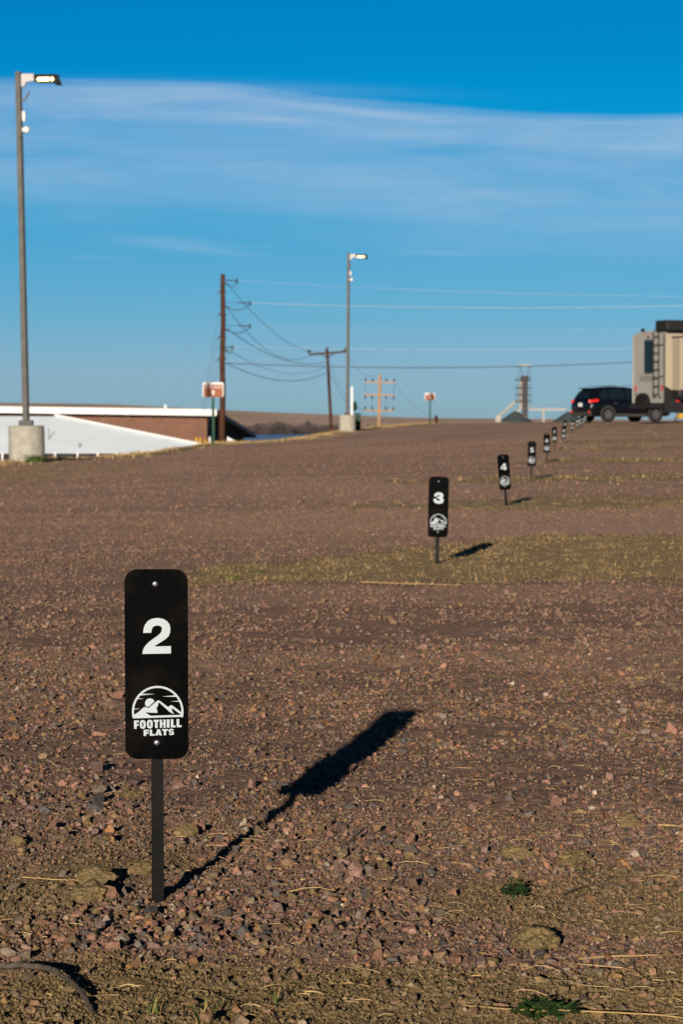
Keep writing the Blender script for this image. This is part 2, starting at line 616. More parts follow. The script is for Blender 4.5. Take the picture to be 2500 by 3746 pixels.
    L.new(nb.outputs[0], hb.inputs[1])
    bp = N.new('ShaderNodeBump')
    bp.inputs['Strength'].default_value = 0.7
    bp.inputs['Distance'].default_value = 0.005
    L.new(hb.outputs[0], bp.inputs['Height'])
    L.new(bp.outputs[0], b.inputs['Normal'])
    return m


GRAVEL = 0.74
M = {
    'ground': ground_mat(),
    'stone': attr_mat('stone', 0.85, 0.5, 180),
    'straw': attr_mat('straw', 0.8, 0.0, 60),
    'leaf': mat('leaf', (0.032, 0.062, 0.018), 0.6, noise=0.4, nscale=60),
    'clod': mat('dirt clod', (0.165, 0.120, 0.058), 0.95, noise=0.3, nscale=60, bump=0.8, bscale=180),
    'bark': mat('dead wood', (0.085, 0.068, 0.055), 0.9, noise=0.35, nscale=70, bump=0.7, bscale=160),
    'plate': mat('black plate', (0.0016, 0.0016, 0.0018), 0.12, spec=0.06, noise=0.25, nscale=40),
    'stake': mat('black stake', (0.0062, 0.0063, 0.0065), 0.3, spec=0.04, noise=0.3, nscale=14, bump=0.03, bscale=60),
    'decal': mat('white decal', (0.38, 0.43, 0.46), 0.6, noise=0.05, nscale=900),
    'zinc': mat('zinc screw', (0.12, 0.12, 0.14), 0.34, metal=1.0, bump=0.3, bscale=700),
    'zincdark': mat('screw recess', (0.05, 0.045, 0.04), 0.5, metal=0.6),
    'pole': mat('lamp pole steel', (0.125, 0.122, 0.112), 0.55, metal=0.15, noise=0.18, nscale=6),
    'poledark': mat('dark steel', (0.05, 0.05, 0.053), 0.5, metal=0.3, noise=0.2),
    'concrete': mat('concrete', (0.33, 0.315, 0.265), 0.9, noise=0.22, nscale=5, bump=0.5, bscale=40),
    'white': mat('white paint', (0.66, 0.67, 0.67), 0.5, noise=0.05, nscale=2),
    'bracket': mat('bracket paint', (0.42, 0.41, 0.42), 0.5),
    'roofwhite': mat('white roof', (0.76, 0.85, 0.93), 0.55, noise=0.05, nscale=0.7),
    'roofgrey': mat('grey roof', (0.16, 0.165, 0.20), 0.7, noise=0.15),
    'fixture': mat('fixture', (0.009, 0.008, 0.012), 0.6, spec=0.1),
    'led': mat('lamp glow', (1, 0.85, 0.55), 0.4, emit=((1.0, 0.62, 0.22), 2.0)),
    'signbrown': mat('brown sign', (0.26, 0.080, 0.042), 0.5, noise=0.06),
    'signpost': mat('green post', (0.022, 0.075, 0.045), 0.6, noise=0.3, nscale=30),
    'wood': mat('creosote pole', (0.062, 0.029, 0.017), 0.9, noise=0.35, nscale=3.0, bump=0.4, bscale=20),
    'woodpale': mat('pale pole', (0.34, 0.21, 0.12), 0.9, noise=0.2, nscale=3.0),
    'insul': mat('insulator', (0.035, 0.035, 0.04), 0.4),
    'wire': mat('wire dark', (0.06, 0.08, 0.09), 0.6),
    'wirelight': mat('wire aluminium', (0.36, 0.42, 0.46), 0.45, metal=0.2),
    'brick': None, 'shadewall': mat('shaded wall', (0.022, 0.020, 0.022), 0.9, noise=0.3, nscale=1.0),
    'yellow': mat('yellow paint', (0.55, 0.30, 0.015), 0.6, noise=0.1),
    'greenbox': mat('green cabinet', (0.008, 0.035, 0.022), 0.5, noise=0.2),
    'carpaint': mat('dark car paint', (0.003, 0.004, 0.007), 0.3, coat=0.15, spec=0.22),
    'carglass': mat('car glass', (0.006, 0.014, 0.020), 0.1, spec=0.5),
    'plastic': mat('grey plastic', (0.045, 0.043, 0.042), 0.6),
    'tyre': mat('tyre', (0.012, 0.011, 0.011), 0.85, noise=0.2, nscale=30),
    'rim': mat('alloy rim', (0.30, 0.29, 0.28), 0.35, metal=0.8),
    'red': mat('red lens', (0.50, 0.008, 0.006), 0.2, spec=0.6, emit=((1.0, 0.02, 0.01), 0.35)),
    'reddim': mat('red marker', (0.42, 0.03, 0.015), 0.3),
    'rvrear': mat('camper rear panel', (0.30, 0.297, 0.275), 0.5, noise=0.03, nscale=1.0),
    'rvside': mat('camper side panel', (0.33, 0.285, 0.215), 0.5, noise=0.03, nscale=1.0),
    'rvdark': mat('camper dark graphic', (0.018, 0.018, 0.019), 0.55, noise=0.1),
    'rvglass': mat('camper glass', (0.006, 0.014, 0.020), 0.12, spec=0.3),
    'galv': mat('galvanised steel', (0.30, 0.29, 0.27), 0.6, metal=0.0, noise=0.15, nscale=0.5),
    'leg': mat('elevator leg', (0.055, 0.050, 0.053), 0.7, noise=0.2, nscale=0.4),
    'binroof': mat('dark bin roof', (0.050, 0.066, 0.070), 0.6, noise=0.1, nscale=0.3),
    'letter': mat('lettering grey', (0.10, 0.10, 0.095), 0.6),
}


def speck(m):
    N, L = m.node_tree.nodes, m.node_tree.links
    b = N['Principled BSDF']
    tc = N.new('ShaderNodeTexCoord')
    n = N.new('ShaderNodeTexNoise')
    n.inputs['Scale'].default_value = 260
    n.inputs['Detail'].default_value = 2
    n2 = N.new('ShaderNodeTexNoise')
    n2.inputs['Scale'].default_value = 14
    n2.inputs['Detail'].default_value = 5
    L.new(tc.outputs['Object'], n.inputs[0])
    L.new(tc.outputs['Object'], n2.inputs[0])
    r = N.new('ShaderNodeMapRange')
    r.inputs['From Min'].default_value = 0.74
    r.inputs['From Max'].default_value = 0.80
    r.inputs['To Max'].default_value = 0.08
    L.new(n.outputs[0], r.inputs['Value'])
    r2 = N.new('ShaderNodeMapRange')
    r2.inputs['From Min'].default_value = 0.5
    r2.inputs['From Max'].default_value = 0.75
    r2.inputs['To Max'].default_value = 0.012
    L.new(n2.outputs[0], r2.inputs['Value'])
    a = N.new('ShaderNodeMath')
    a.operation = 'ADD'
    L.new(r.outputs[0], a.inputs[0])
    L.new(r2.outputs[0], a.inputs[1])
    mx = N.new('ShaderNodeMix')
    mx.data_type = 'RGBA'
    mx.inputs['A'].default_value = (0.0016, 0.0016, 0.0018, 1)
    mx.inputs['B'].default_value = (0.45, 0.38, 0.30, 1)
    L.new(a.outputs[0], mx.inputs['Factor'])
    L.new(mx.outputs['Result'], b.inputs['Base Color'])


speck(M['plate'])


def brick_mat():
    m = bpy.data.materials.new('brown brick')
    m.use_nodes = True
    N, L = m.node_tree.nodes, m.node_tree.links
    b = N['Principled BSDF']
    b.inputs['Roughness'].default_value = 0.9
    tc = N.new('ShaderNodeTexCoord')
    mp = N.new('ShaderNodeMapping')
    mp.inputs['Rotation'].default_value = (PI / 2, 0, 0)
    L.new(tc.outputs['Object'], mp.inputs[0])
    br = N.new('ShaderNodeTexBrick')
    br.inputs['Scale'].default_value = 1.0
    br.inputs['Brick Width'].default_value = 0.40
    br.inputs['Row Height'].default_value = 0.20
    br.inputs['Mortar Size'].default_value = 0.012
    br.inputs['Color1'].default_value = (0.155, 0.072, 0.044, 1)
    br.inputs['Color2'].default_value = (0.13, 0.060, 0.038, 1)
    br.inputs['Mortar'].default_value = (0.17, 0.10, 0.07, 1)
    L.new(mp.outputs[0], br.inputs['Vector'])
    n = N.new('ShaderNodeTexNoise')
    n.inputs['Scale'].default_value = 0.5
    L.new(tc.outputs['Object'], n.inputs[0])
    mx = N.new('ShaderNodeMix')
    mx.data_type = 'RGBA'
    mx.blend_type = 'MULTIPLY'
    mx.inputs['Factor'].default_value = 1
    r = N.new('ShaderNodeMapRange')
    r.inputs['To Min'].default_value = 0.8
    r.inputs['To Max'].default_value = 1.2
    L.new(n.outputs[0], r.inputs['Value'])
    L.new(br.outputs['Color'], mx.inputs['A'])
    L.new(r.outputs[0], mx.inputs['B'])
    L.new(mx.outputs['Result'], b.inputs['Base Color'])
    return m


M['brick'] = brick_mat()


# ------------------------------------------------------------------ mesh helpers
class MB:
    def __init__(self):
        self.v, self.f, self.m = [], [], []

    def add(self, vs, fs, mi=0):
        o = len(self.v)
        self.v += [tuple(p) for p in vs]
        self.f += [tuple(o + i for i in f) for f in fs]
        self.m += [mi] * len(fs)
        return self

    def box(self, c, s, mi=0, rot=None):
        hx, hy, hz_ = s[0] / 2, s[1] / 2, s[2] / 2
        vs = [Vector((x * hx, y * hy, z * hz_)) for z in (-1, 1) for y in (-1, 1) for x in (-1, 1)]
        if rot is not None:
            R = Euler(rot).to_matrix()
            vs = [R @ p for p in vs]
        c = Vector(c)
        vs = [p + c for p in vs]
        return self.add(vs, [(0, 2, 3, 1), (4, 5, 7, 6), (0, 1, 5, 4), (2, 6, 7, 3), (0, 4, 6, 2), (1, 3, 7, 5)], mi)

    def tube(self, pts, r, n=8, mi=0, cap=True, r2=None):
        pts = [Vector(p) for p in pts]
        rings = []
        up = Vector((0, 0, 1))
        for i, p in enumerate(pts):
            a = pts[max(i - 1, 0)]
            b = pts[min(i + 1, len(pts) - 1)]
            t = (b - a).normalized()
            u = up if abs(t.dot(up)) < 0.95 else Vector((1, 0, 0))
            s = t.cross(u).normalized()
            w = s.cross(t).normalized()
            rr = r if r2 is None else r + (r2 - r) * i / (len(pts) - 1)
            rings.append([p + (s * math.cos(2 * PI * k / n + PI / n) + w * math.sin(2 * PI * k / n + PI / n)) * rr for k in range(n)])
        vs = [p for rg in rings for p in rg]
        fs = []
        for i in range(len(pts) - 1):
            for k in range(n):
                fs.append((i * n + k, i * n + (k + 1) % n, (i + 1) * n + (k + 1) % n, (i + 1) * n + k))
        if cap:
            fs.append(tuple(range(n))[::-1])
            fs.append(tuple((len(pts) - 1) * n + k for k in range(n)))
        return self.add(vs, fs, mi)

    def lathe(self, prof, n=24, c=(0, 0, 0), mi=0, axis='z', cap=True):
        vs, fs = [], []
        for (r, z) in prof:
            for k in range(n):
                a = 2 * PI * k / n
                q = (r * math.cos(a), r * math.sin(a), z)
                if axis == 'y':
                    q = (q[0], q[2], q[1])
                vs.append((q[0] + c[0], q[1] + c[1], q[2] + c[2]))
        for i in range(len(prof) - 1):
            for k in range(n):
                fs.append((i * n + k, i * n + (k + 1) % n, (i + 1) * n + (k + 1) % n, (i + 1) * n + k))
        if cap:
            fs.append(tuple(range(n))[::-1])
            fs.append(tuple((len(prof) - 1) * n + k for k in range(n)))
        return self.add(vs, fs, mi)

    def prism(self, poly, y0, y1, mi=0):
        """poly in x,z; extruded along y"""
        n = len(poly)
        vs = [(x, y0, z) for x, z in poly] + [(x, y1, z) for x, z in poly]
        tri = tessellate_polygon([[Vector((x, z, 0)) for x, z in poly]])
        fs = [t for t in tri] + [tuple(n + i for i in t)[::-1] for t in tri]
        fs += [(i, (i + 1) % n, n + (i + 1) % n, n + i) for i in range(n)]
        return self.add(vs, fs, mi)

    def build(self, name, mats, parent=None, smooth=False, bevel=0.0, loc=None):
        me = bpy.data.meshes.new(name)
        me.from_pydata(self.v, [], self.f)
        if not isinstance(mats, (list, tuple)):
            mats = [mats]
        for mm in mats:
            me.materials.append(mm)
        if len(mats) > 1:
            me.polygons.foreach_set('material_index', self.m)
        bm = bmesh.new()
        bm.from_mesh(me)
        bmesh.ops.recalc_face_normals(bm, faces=bm.faces)
        if bevel:
            es = [e for e in bm.edges if len(e.link_faces) == 2 and e.calc_face_angle(0) > 0.6]
            bmesh.ops.bevel(bm, geom=es, offset=bevel, segments=2, affect='EDGES', profile=0.5)
        bm.to_mesh(me)
        bm.free()
        if smooth:
            me.polygons.foreach_set('use_smooth', [True] * len(me.polygons))
            me.set_sharp_from_angle(angle=math.radians(40))
        o = bpy.data.objects.new(name, me)
        COL.objects.link(o)
        if parent is not None:
            o.parent = parent
        if loc is not None:
            o.location = loc
        return o


def tag(o, label=None, cat=None, group=None, kind=None):
    if label:
        o['label'] = label
    if cat:
        o['category'] = cat
    if group:
        o['group'] = group
    if kind:
        o['kind'] = kind
    return o


def thing(name, label, cat, loc=(0, 0, 0), rot=(0, 0, 0), group=None):
    o = bpy.data.objects.new(name, None)
    o.empty_display_size = 0.2
    COL.objects.link(o)
    o.location = loc
    o.rotation_euler = rot
    return tag(o, label, cat, group)


def np_mesh(name, verts, faces_idx, nper, mats, attrs=None, smooth=False):
    """fast mesh: faces_idx flat, nper verts per face constant"""
    me = bpy.data.meshes.new(name)
    nv = len(verts)
    nf = len(faces_idx) // nper
    me.vertices.add(nv)
    me.vertices.foreach_set('co', np.asarray(verts, np.float32).ravel())
    me.loops.add(nf * nper)
    me.loops.foreach_set('vertex_index', np.asarray(faces_idx, np.int32))
    me.polygons.add(nf)
    me.polygons.foreach_set('loop_start', np.arange(0, nf * nper, nper, dtype=np.int32))
    me.polygons.foreach_set('loop_total', np.full(nf, nper, np.int32))
    me.update(calc_edges=True)
    me.polygons.foreach_set('use_smooth', np.full(nf, smooth, bool))
    me.materials.append(mats)
    for nm, typ, dom, data in (attrs or []):
        a = me.attributes.new(nm, typ, dom)
        a.data.foreach_set('color' if 'COLOR' in typ else 'value', np.asarray(data, np.float32).ravel())
    me.validate()
    o = bpy.data.objects.new(name, me)
    COL.objects.link(o)
    return o


# ------------------------------------------------------------------ ground
def build_ground():
    rows = [-40, -20, -10, -5, -2, 0, 1.2, 2.0, 2.5]
    d = 2.5
    while d < 11:
        d *= 1.0019 if d < 6 else 1.0032
        rows.append(d)
    while d < 440:
        d *= 1.0085
        rows.append(d)
    rows = np.array(rows)
    cc = np.linspace(-1, 1, 281)
    side = np.array([1.1, 1.3, 1.6, 2.0, 2.6, 3.4, 4.6, 6.5, 9, 13])
    u = np.concatenate([-side[::-1], cc, side])
    W = 0.155 * np.maximum(rows, 2.5) + 0.35
    X = W[:, None] * u[None]
    Y = np.repeat(rows[:, None], len(u), 1)
    Z = height(X, Y)
    nr, nc = X.shape
    v = np.stack([X, Y, Z], 2).reshape(-1, 3)
    i = np.arange(nr - 1)[:, None] * nc + np.arange(nc - 1)[None]
    f = np.stack([i, i + 1, i + nc + 1, i + nc], 2).reshape(-1)
    x, y = v[:, 0], v[:, 1]
    o = np_mesh('ground', v, f, 4, M['ground'], [
        ('soil', 'FLOAT', 'POINT', soil_mask(x, y)),
        ('grass', 'FLOAT', 'POINT', np.maximum(edge_mask(x, y), soil_mask(x, y) * 0.62 * sstep(9, 11, y))),
        ('far', 'FLOAT', 'POINT', sstep(8, 22, y)), ('dust_sunlit', 'FLOAT', 'POINT', dust_sunlit_mask(x, y))], True)
    tag(o, kind='structure')


build_ground()


# ------------------------------------------------------------------ gravel
def stone_templates(k, npts):
    T = []
    for s in range(k):
        r = np.random.default_rng(100 + s + npts * 13)
        pts = r.normal(size=(npts, 3))
        pts /= np.linalg.norm(pts, axis=1)[:, None]
        pts *= r.uniform(0.75, 1.05, (npts, 1))
        bm = bmesh.new()
        for p in pts:
            bm.verts.new(p)
        bmesh.ops.convex_hull(bm, input=bm.verts)
        bmesh.ops.delete(bm, geom=[q for q in bm.verts if not q.link_faces], context='VERTS')
        bmesh.ops.triangulate(bm, faces=bm.faces)
        bmesh.ops.recalc_face_normals(bm, faces=bm.faces)
        bm.verts.index_update()
        V = np.array([q.co[:] for q in bm.verts])
        Fc = np.array([[q.index for q in fc.verts] for fc in bm.faces])
        bm.free()
        T.append((V, Fc))
    return T


PALETTE = np.array([(0.37, 0.215, 0.175), (0.30, 0.20, 0.18), (0.235, 0.175, 0.17), (0.115, 0.115, 0.13), (0.165, 0.15, 0.155),
                    (0.34, 0.25, 0.155), (0.40, 0.22, 0.12), (0.31, 0.27, 0.25), (0.52, 0.46, 0.41), (0.27, 0.205, 0.11), (0.22, 0.14, 0.12)])
PW = np.array([0.19, 0.18, 0.15, 0.08, 0.11, 0.07, 0.05, 0.05, 0.02, 0.05, 0.05])
PW = PW / PW.sum()


def scatter(n, y0, y1, pw, marg_a, marg_b):
    y = (y0 ** pw + RNG.random(n) * (y1 ** pw - y0 ** pw)) ** (1 / pw)
    x = (RNG.random(n) * 2 - 1) * (marg_a * y + marg_b)
    return x, y


CLODS = [(335, 3290, 0.030, 0.62, 'large crumbly clod left of the tall marker foot, lower of two'),
      (355, 3228, 0.030, 0.60, 'large crumbly clod left of the tall marker foot, upper of two'),
      (515, 3195, 0.017, 0.8, 'rounded clod just left of the tall stake'),
      (65, 3090, 0.015, 0.8, 'small tan clod near the left edge'),
      (690, 3060, 0.017, 0.9, 'upright tan clod right of the tall stake'),
      (1960, 3465, 0.031, 0.65, 'biggest pale clod below the small leafy weed'),
      (1895, 3140, 0.022, 0.7, 'lumpy clod above the small leafy weed, left one'),
      (2105, 3150, 0.026, 0.5, 'flat wide clod above the small leafy weed, right one'),
      (2300, 3015, 0.015, 0.8, 'small clod near the right edge above the flat wide one'),
      (480, 2915, 0.024, 0.38, 'low flat clod at the left of the stake top')]


def clod_free(x, y):
    k = np.ones(len(x), bool)
    for (px, py, r, fl, lab) in CLODS:
        d = EYE * F / (py - 1555.0)
        k &= np.hypot(x - (px - 1250) / F * d, (y - d - r * 0.2)) > r * 1.12
    return k


def build_stones(sets):
    allv, allf, allc = [], [], []
    off = 0
    for (x, y, r, T) in sets:
        kf = clod_free(x, y)
        x, y, r = x[kf], y[kf], r[kf]
        z = height(x, y)
        tid = RNG.integers(0, len(T), len(x))
        for t, (V, Fc) in enumerate(T):
            sel = np.where(tid == t)[0]
            if len(sel) == 0:
                continue
            n = len(sel)
            yaw = RNG.random(n) * 2 * PI
            tilt = RNG.normal(0, 0.35, n)
            sc = np.stack([RNG.uniform(0.85, 1.35, n), RNG.uniform(0.65, 1.0, n), RNG.uniform(0.55, 1.0, n)], 1) * r[sel][:, None]
            P0 = V[None] * sc[:, None]
            ct, st = np.cos(tilt)[:, None], np.sin(tilt)[:, None]
            px, pz = P0[..., 0] * ct - P0[..., 2] * st, P0[..., 0] * st + P0[..., 2] * ct
            cy, sy = np.cos(yaw)[:, None], np.sin(yaw)[:, None]
            qx = px * cy - P0[..., 1] * sy
            qy = px * sy + P0[..., 1] * cy
            w = np.stack([qx + x[sel][:, None], qy + y[sel][:, None], pz + (z[sel] + r[sel] * RNG.uniform(-0.05, 0.60, n))[:, None]], 2)
            allv.append(w.reshape(-1, 3))
            fi = Fc[None] + (np.arange(n) * len(V))[:, None, None] + off
            allf.append(fi.reshape(-1))
            off += n * len(V)
            c = PALETTE[RNG.choice(len(PALETTE), n, p=PW)] * RNG.uniform(0.55, 1.3, (n, 1)) * np.array([1.06, 0.95, 0.80]) * STONE
            if y.min() > 9:
                c = c * 0.55 + c.mean(0) * 0.5
            dz = soil_mask(x[sel], y[sel])[:, None] * 0.5
            dz = np.maximum(dz, (RNG.random((n, 1)) < (0.22 if y.min() < 9 else 0.06)) * 0.6)
            if y.min() > 9:
                dz = np.maximum(dz, soil_mask(x[sel], y[sel])[:, None] * 0.9)
            dz = np.maximum(dz, (r[sel][:, None] < 0.0045) * soil_mask(x[sel], y[sel])[:, None] * 0.92)
            c = c * (1 - dz) + np.array([0.155, 0.112, 0.050]) * (1.2 if y.min() > 9 else 1.0) * RNG.uniform(0.65, 1.35, (n, 1)) * dz
            c = np.concatenate([c, np.ones((n, 1))], 1)
            allc.append(np.repeat(c, len(Fc), 0))
    o = np_mesh('gravel', np.concatenate(allv), np.concatenate(allf), 3, M['stone'],
                [('tint', 'FLOAT_COLOR', 'FACE', np.concatenate(allc))], False)
    tag(o, 'loose crushed gravel in pink, grey and brown strewn over the ground', 'gravel', kind='stuff')


STONE = 0.63
TN = stone_templates(26, 15)
TM = stone_templates(12, 9)


def keep(x, y, dens_rock, dens_soil, dens_fine):
    s = soil_mask(x, y)
    f = fine_mask(x, y)
    p = dens_rock * (1 - f) + dens_fine * f
    p = p * (1 - s) + dens_soil * s
    clump = 0.30 + 1.3 * sstep(0.35, 0.65, fbm(x * 7, y * 4, 131, 3))
    return RNG.random(len(x)) < p * clump


def lognorm(n, med, sig, lo, hi):
    return np.clip(med * np.exp(RNG.normal(0, sig, n)), lo, hi)


sets = []
x, y = scatter(125000, 2.9, 9.5, 1.6, 0.15, 0.30)          # fine grit
k = keep(x, y, 0.95, 0.95, 0.95)
sets.append((x[k], y[k], lognorm(k.sum(), 0.0032, 0.35, 0.0018, 0.007), TM))
x, y = scatter(90000, 2.9, 4.7, 1.3, 0.15, 0.20)          # crumbs of dry dirt
k = RNG.random(len(x)) < soil_mask(x, y) * 0.9
sets.append((x[k], y[k], lognorm(k.sum(), 0.0024, 0.35, 0.0014, 0.0044), TM))
x, y = scatter(90000, 2.9, 5.6, 1.4, 0.15, 0.20)          # extra fines between the stones
k = RNG.random(len(x)) > soil_mask(x, y) * 0.8
sets.append((x[k], y[k], lognorm(k.sum(), 0.0026, 0.3, 0.0015, 0.0042), TM))
x, y = scatter(40000, 2.9, 9.5, 1.4, 0.15, 0.30)          # gravel
k = keep(x, y, 0.72 * (1 - 0.35 * sstep(5.4, 6.4, y)), 0.13, 0.16)
sets.append((x[k], y[k], lognorm(k.sum(), 0.0064, 0.30, 0.0042, 0.013), TN))
x, y = scatter(4200, 2.9, 9.5, 1.0, 0.15, 0.30)           # larger rocks
k = keep(x, y, 0.80 * (1 - 0.55 * sstep(5.2, 6.3, y)), 0.13, 0.05) & (np.hypot(x + 0.29, y - 4.55) > 0.05)
sets.append((x[k], y[k], lognorm(k.sum(), 0.0108, 0.28, 0.008, 0.025), TN))
x, y = scatter(80000, 9.3, 24, 1.2, 0.14, 0.5)
k = keep(x, y, 0.9, 0.40, 0.5) & (RNG.random(len(x)) > 0.85 * np.exp(-((y - (19.0 + 0.35 * (x - 1.5))) / 0.5) ** 2) * sstep(0.3, 1.2, x))
sets.append((x[k], y[k], lognorm(k.sum(), 0.0066, 0.3, 0.004, 0.016), TM))
x, y = scatter(42000, 23, 80, 1.0, 0.13, 0.8)
k = keep(x, y, 0.75, 0.15, 0.6)
sets.append((x[k], y[k], lognorm(k.sum(), 0.013, 0.3, 0.009, 0.03), TM))
build_stones(sets)


# ------------------------------------------------------------------ straw, stubble and dry grass (nobody could count them)
def blades(name, label, cat, X, Y, Hh, Wd, lean, tint, lie=None):
    """curved thin blades, 2 crossing ribbons of 3 segments; lie = lying flat factor"""
    n = len(X)
    Z = height(X, Y)
    yaw = RNG.random(n) * 2 * PI
    dirx, diry = np.cos(yaw), np.sin(yaw)
    segs = 4
    V = []
    for s in range(segs):
        t = s / (segs - 1)
        if lie is None:
            hx = lean * Hh * t * t
            hzv = Hh * t * (1 - 0.25 * t)
        else:
            hx = Hh * t
            hzv = 0.003 + lie * Hh * (t - t * t) * 4 * 0.12 + 0.002
            bend = (t - 0.5) ** 2 * Hh * 0.35
        cx = X + dirx * hx
        cy = Y + diry * hx
        if lie is not None:
            cx = cx - diry * bend * np.sign(np.sin(yaw * 7))
            cy = cy + dirx * bend * np.sign(np.sin(yaw * 7))
        w = Wd * (1 - 0.8 * t if lie is None else 1 - 0.4 * t) / 2
        if lie is None:
            for sg in (-1, 1):
                V.append(np.stack([cx - diry * w * sg, cy + dirx * w * sg, Z + hzv - 0.004], 1))
        else:
            zc = Z + hzv + np.abs(lie) * 0.003
            V.append(np.stack([cx - diry * w, cy + dirx * w, zc], 1))
            V.append(np.stack([cx + diry * w, cy - dirx * w, zc], 1))
            V.append(np.stack([cx, cy, zc + w * 1.7], 1))
    k = 2 if lie is None else 3
    V = np.stack(V, 1)           # n, segs*k, 3
    nv = V.shape[1]
    fs = []
    for s in range(segs - 1):
        a = s * k
        if k == 2:
            fs.append((a, a + 1, a + 3, a + 2))
        else:
            for j in range(3):
                fs.append((a + j, a + (j + 1) % 3, a + 3 + (j + 1) % 3, a + 3 + j))
    fs = np.array(fs)
    idx = (fs[None] + (np.arange(n) * nv)[:, None, None]).reshape(-1)
    c = np.concatenate([tint, np.ones((n, 1))], 1)
    o = np_mesh(name, V.reshape(-1, 3), idx, 4, M['straw'], [('tint', 'FLOAT_COLOR', 'FACE', np.repeat(c, len(fs), 0))], False)
    tag(o, label, cat, kind='stuff')
    return o


def straw_tint(n, green=0.0):
    c = np.array([0.40, 0.275, 0.135]) * RNG.uniform(0.55, 1.3, (n, 1)) + RNG.normal(0, 0.015, (n, 3))
    g = RNG.random(n) < green
    c[g] = np.array([0.07, 0.12, 0.03]) * RNG.uniform(0.7, 1.4, (g.sum(), 1))
    return np.clip(c, 0.01, 0.8)


# straw lying about in the foreground, gathered in loose nests
cx, cy, sp = [], [], []
nests = [(0.86 * 0.42, 3.98, 0.12, 42), (-0.03, 3.86, 0.10, 30), (0.10, 4.42, 0.10, 14), (0.42, 3.78, 0.10, 26), (-0.22, 5.25, 0.12, 20), (0.20, 5.05, 0.14, 22), (-0.1, 4.75, 0.10, 12),
         (-0.33, 3.75, 0.10, 16), (0.45, 4.35, 0.12, 14), (0.55, 5.4, 0.2, 16), (0.46, 3.62, 0.1, 20), (0.0, 3.6, 0.12, 14)]
for a, b, s, n in nests:
    cx.append(RNG.normal(a, s * 0.7, n))
    cy.append(RNG.normal(b, s, n))
xx, yy = scatter(430, 2.9, 8.5, 1.2, 0.15, 0.3)
cx.append(xx)
cy.append(yy)
X = np.concatenate(cx)
Y = np.concatenate(cy)
n = len(X)
blades('straw', 'pale dry straw stems lying loose among the foreground stones', 'straw', X, Y,
       lognorm(n, 0.024, 0.6, 0.008, 0.08), RNG.uniform(0.0008, 0.0016, n), 0.3, straw_tint(n), lie=RNG.random(n))


def patch_points(n, y0, y1, a, b, fn, thr=0.5, pw=1.0):
    x, y = scatter(n, y0, y1, pw, a, b)
    m = fn(x, y) * (0.35 + 0.9 * fbm(x * 1.5, y * 0.8, 151, 3))
    k = m > thr * (0.6 + 0.8 * RNG.random(n))
    return x[k], y[k]


def clusters(n, y0, y1, a, b, thr, per, spread, pw=1.0):
    X, Y = patch_points(n, y0, y1, a, b, lambda x, y: soil_mask(x, y) * (0.35 + 1.1 * sstep(0.42, 0.62, fbm(x * 1.1 + 9, y * 0.7, 251, 3))), thr, pw)
    m = RNG.integers(per[0], per[1], len(X))
    X = np.repeat(X, m)
    Y = np.repeat(Y, m)
    tone = np.repeat(RNG.uniform(0.75, 1.25, len(m)), m)
    return X + RNG.normal(0, spread, len(X)), Y + RNG.normal(0, spread, len(X)), tone


Xa, Ya, ta = clusters(1900, 11.5, 31, 0.14, 0.5, 0.42, (4, 24), 0.035)
Xb, Yb, tb = clusters(4800, 30, 135, 0.13, 1.0, 0.42, (5, 16), 0.08)
# the golden far rim of the strips
Xc, Yc = patch_points(9000, 20, 60, 0.14, 0.5, lambda x, y: soil_mask(x, y) * sstep(0.34, 0.5, fbm(x * 0.5, y * 0.5, 261, 3)), 0.5)
tc_ = np.full(len(Xc), 1.15)
n1, n2, n3 = len(Xa), len(Xb), len(Xc)
X = np.concatenate([Xa, Xb, Xc])
Y = np.concatenate([Ya, Yb, Yc])
Hh = np.concatenate([lognorm(n1, 0.022, 0.5, 0.007, 0.07), lognorm(n2, 0.034, 0.4, 0.012, 0.08), lognorm(n3, 0.03, 0.4, 0.012, 0.07)])
Wd = np.concatenate([RNG.uniform(0.0014, 0.0036, n1), RNG.uniform(0.004, 0.010, n2), RNG.uniform(0.004, 0.008, n3)])
tn = np.clip(straw_tint(len(X), 0.04) * np.concatenate([ta, tb, tc_])[:, None] * 1.25, 0, 0.9)
blades('dry_grass', 'short dry tan grass stubble on the dirt strips between the gravel pads', 'grass', X, Y, Hh, Wd,
       RNG.uniform(0.2, 1.8, len(X)), tn)

# taller dead grass along the edge of the bank
t = RNG.random(42000)
Yb = 40 + t * 135
xe = np.interp(Yb, EDGE[:, 0], EDGE[:, 1])
Xb = xe + RNG.normal(0.15, 0.6, len(Yb))
k = fbm(Xb * 0.9, Yb * 0.35, 171, 3) > 0.38 + 0.2 * RNG.random(len(Yb))
k &= (Xb > xe - 1.2)
Xb, Yb = Xb[k], Yb[k]
n = len(Xb)
blades('bank_grass', 'tufted dead grass with some green along the edge of the gravel bank', 'grass', Xb, Yb,
       lognorm(n, 0.065, 0.4, 0.02, 0.14), RNG.uniform(0.010, 0.022, n), RNG.uniform(0.2, 1.3, n), np.clip(straw_tint(n, 0.14) * 1.3, 0, 0.85))


# ------------------------------------------------------------------ lettering
def text_verts(body, offset=0.0, shear=0.0, extrude=0.0):
    cu = bpy.data.curves.new('tmp', 'FONT')
    cu.body = body
    cu.size = 1.0
    cu.offset = offset
    cu.shear = shear
    cu.resolution_u = 6
    o = bpy.data.objects.new('tmp', cu)
    COL.objects.link(o)
    dg = bpy.context.evaluated_depsgraph_get()
    me = bpy.data.meshes.new_from_object(o.evaluated_get(dg))
    vs = [v.co.copy() for v in me.vertices]
    fs = [tuple(p.vertices) for p in me.polygons]
    bpy.data.objects.remove(o)
    bpy.data.curves.remove(cu)
    bpy.data.meshes.remove(me)
    return vs, fs


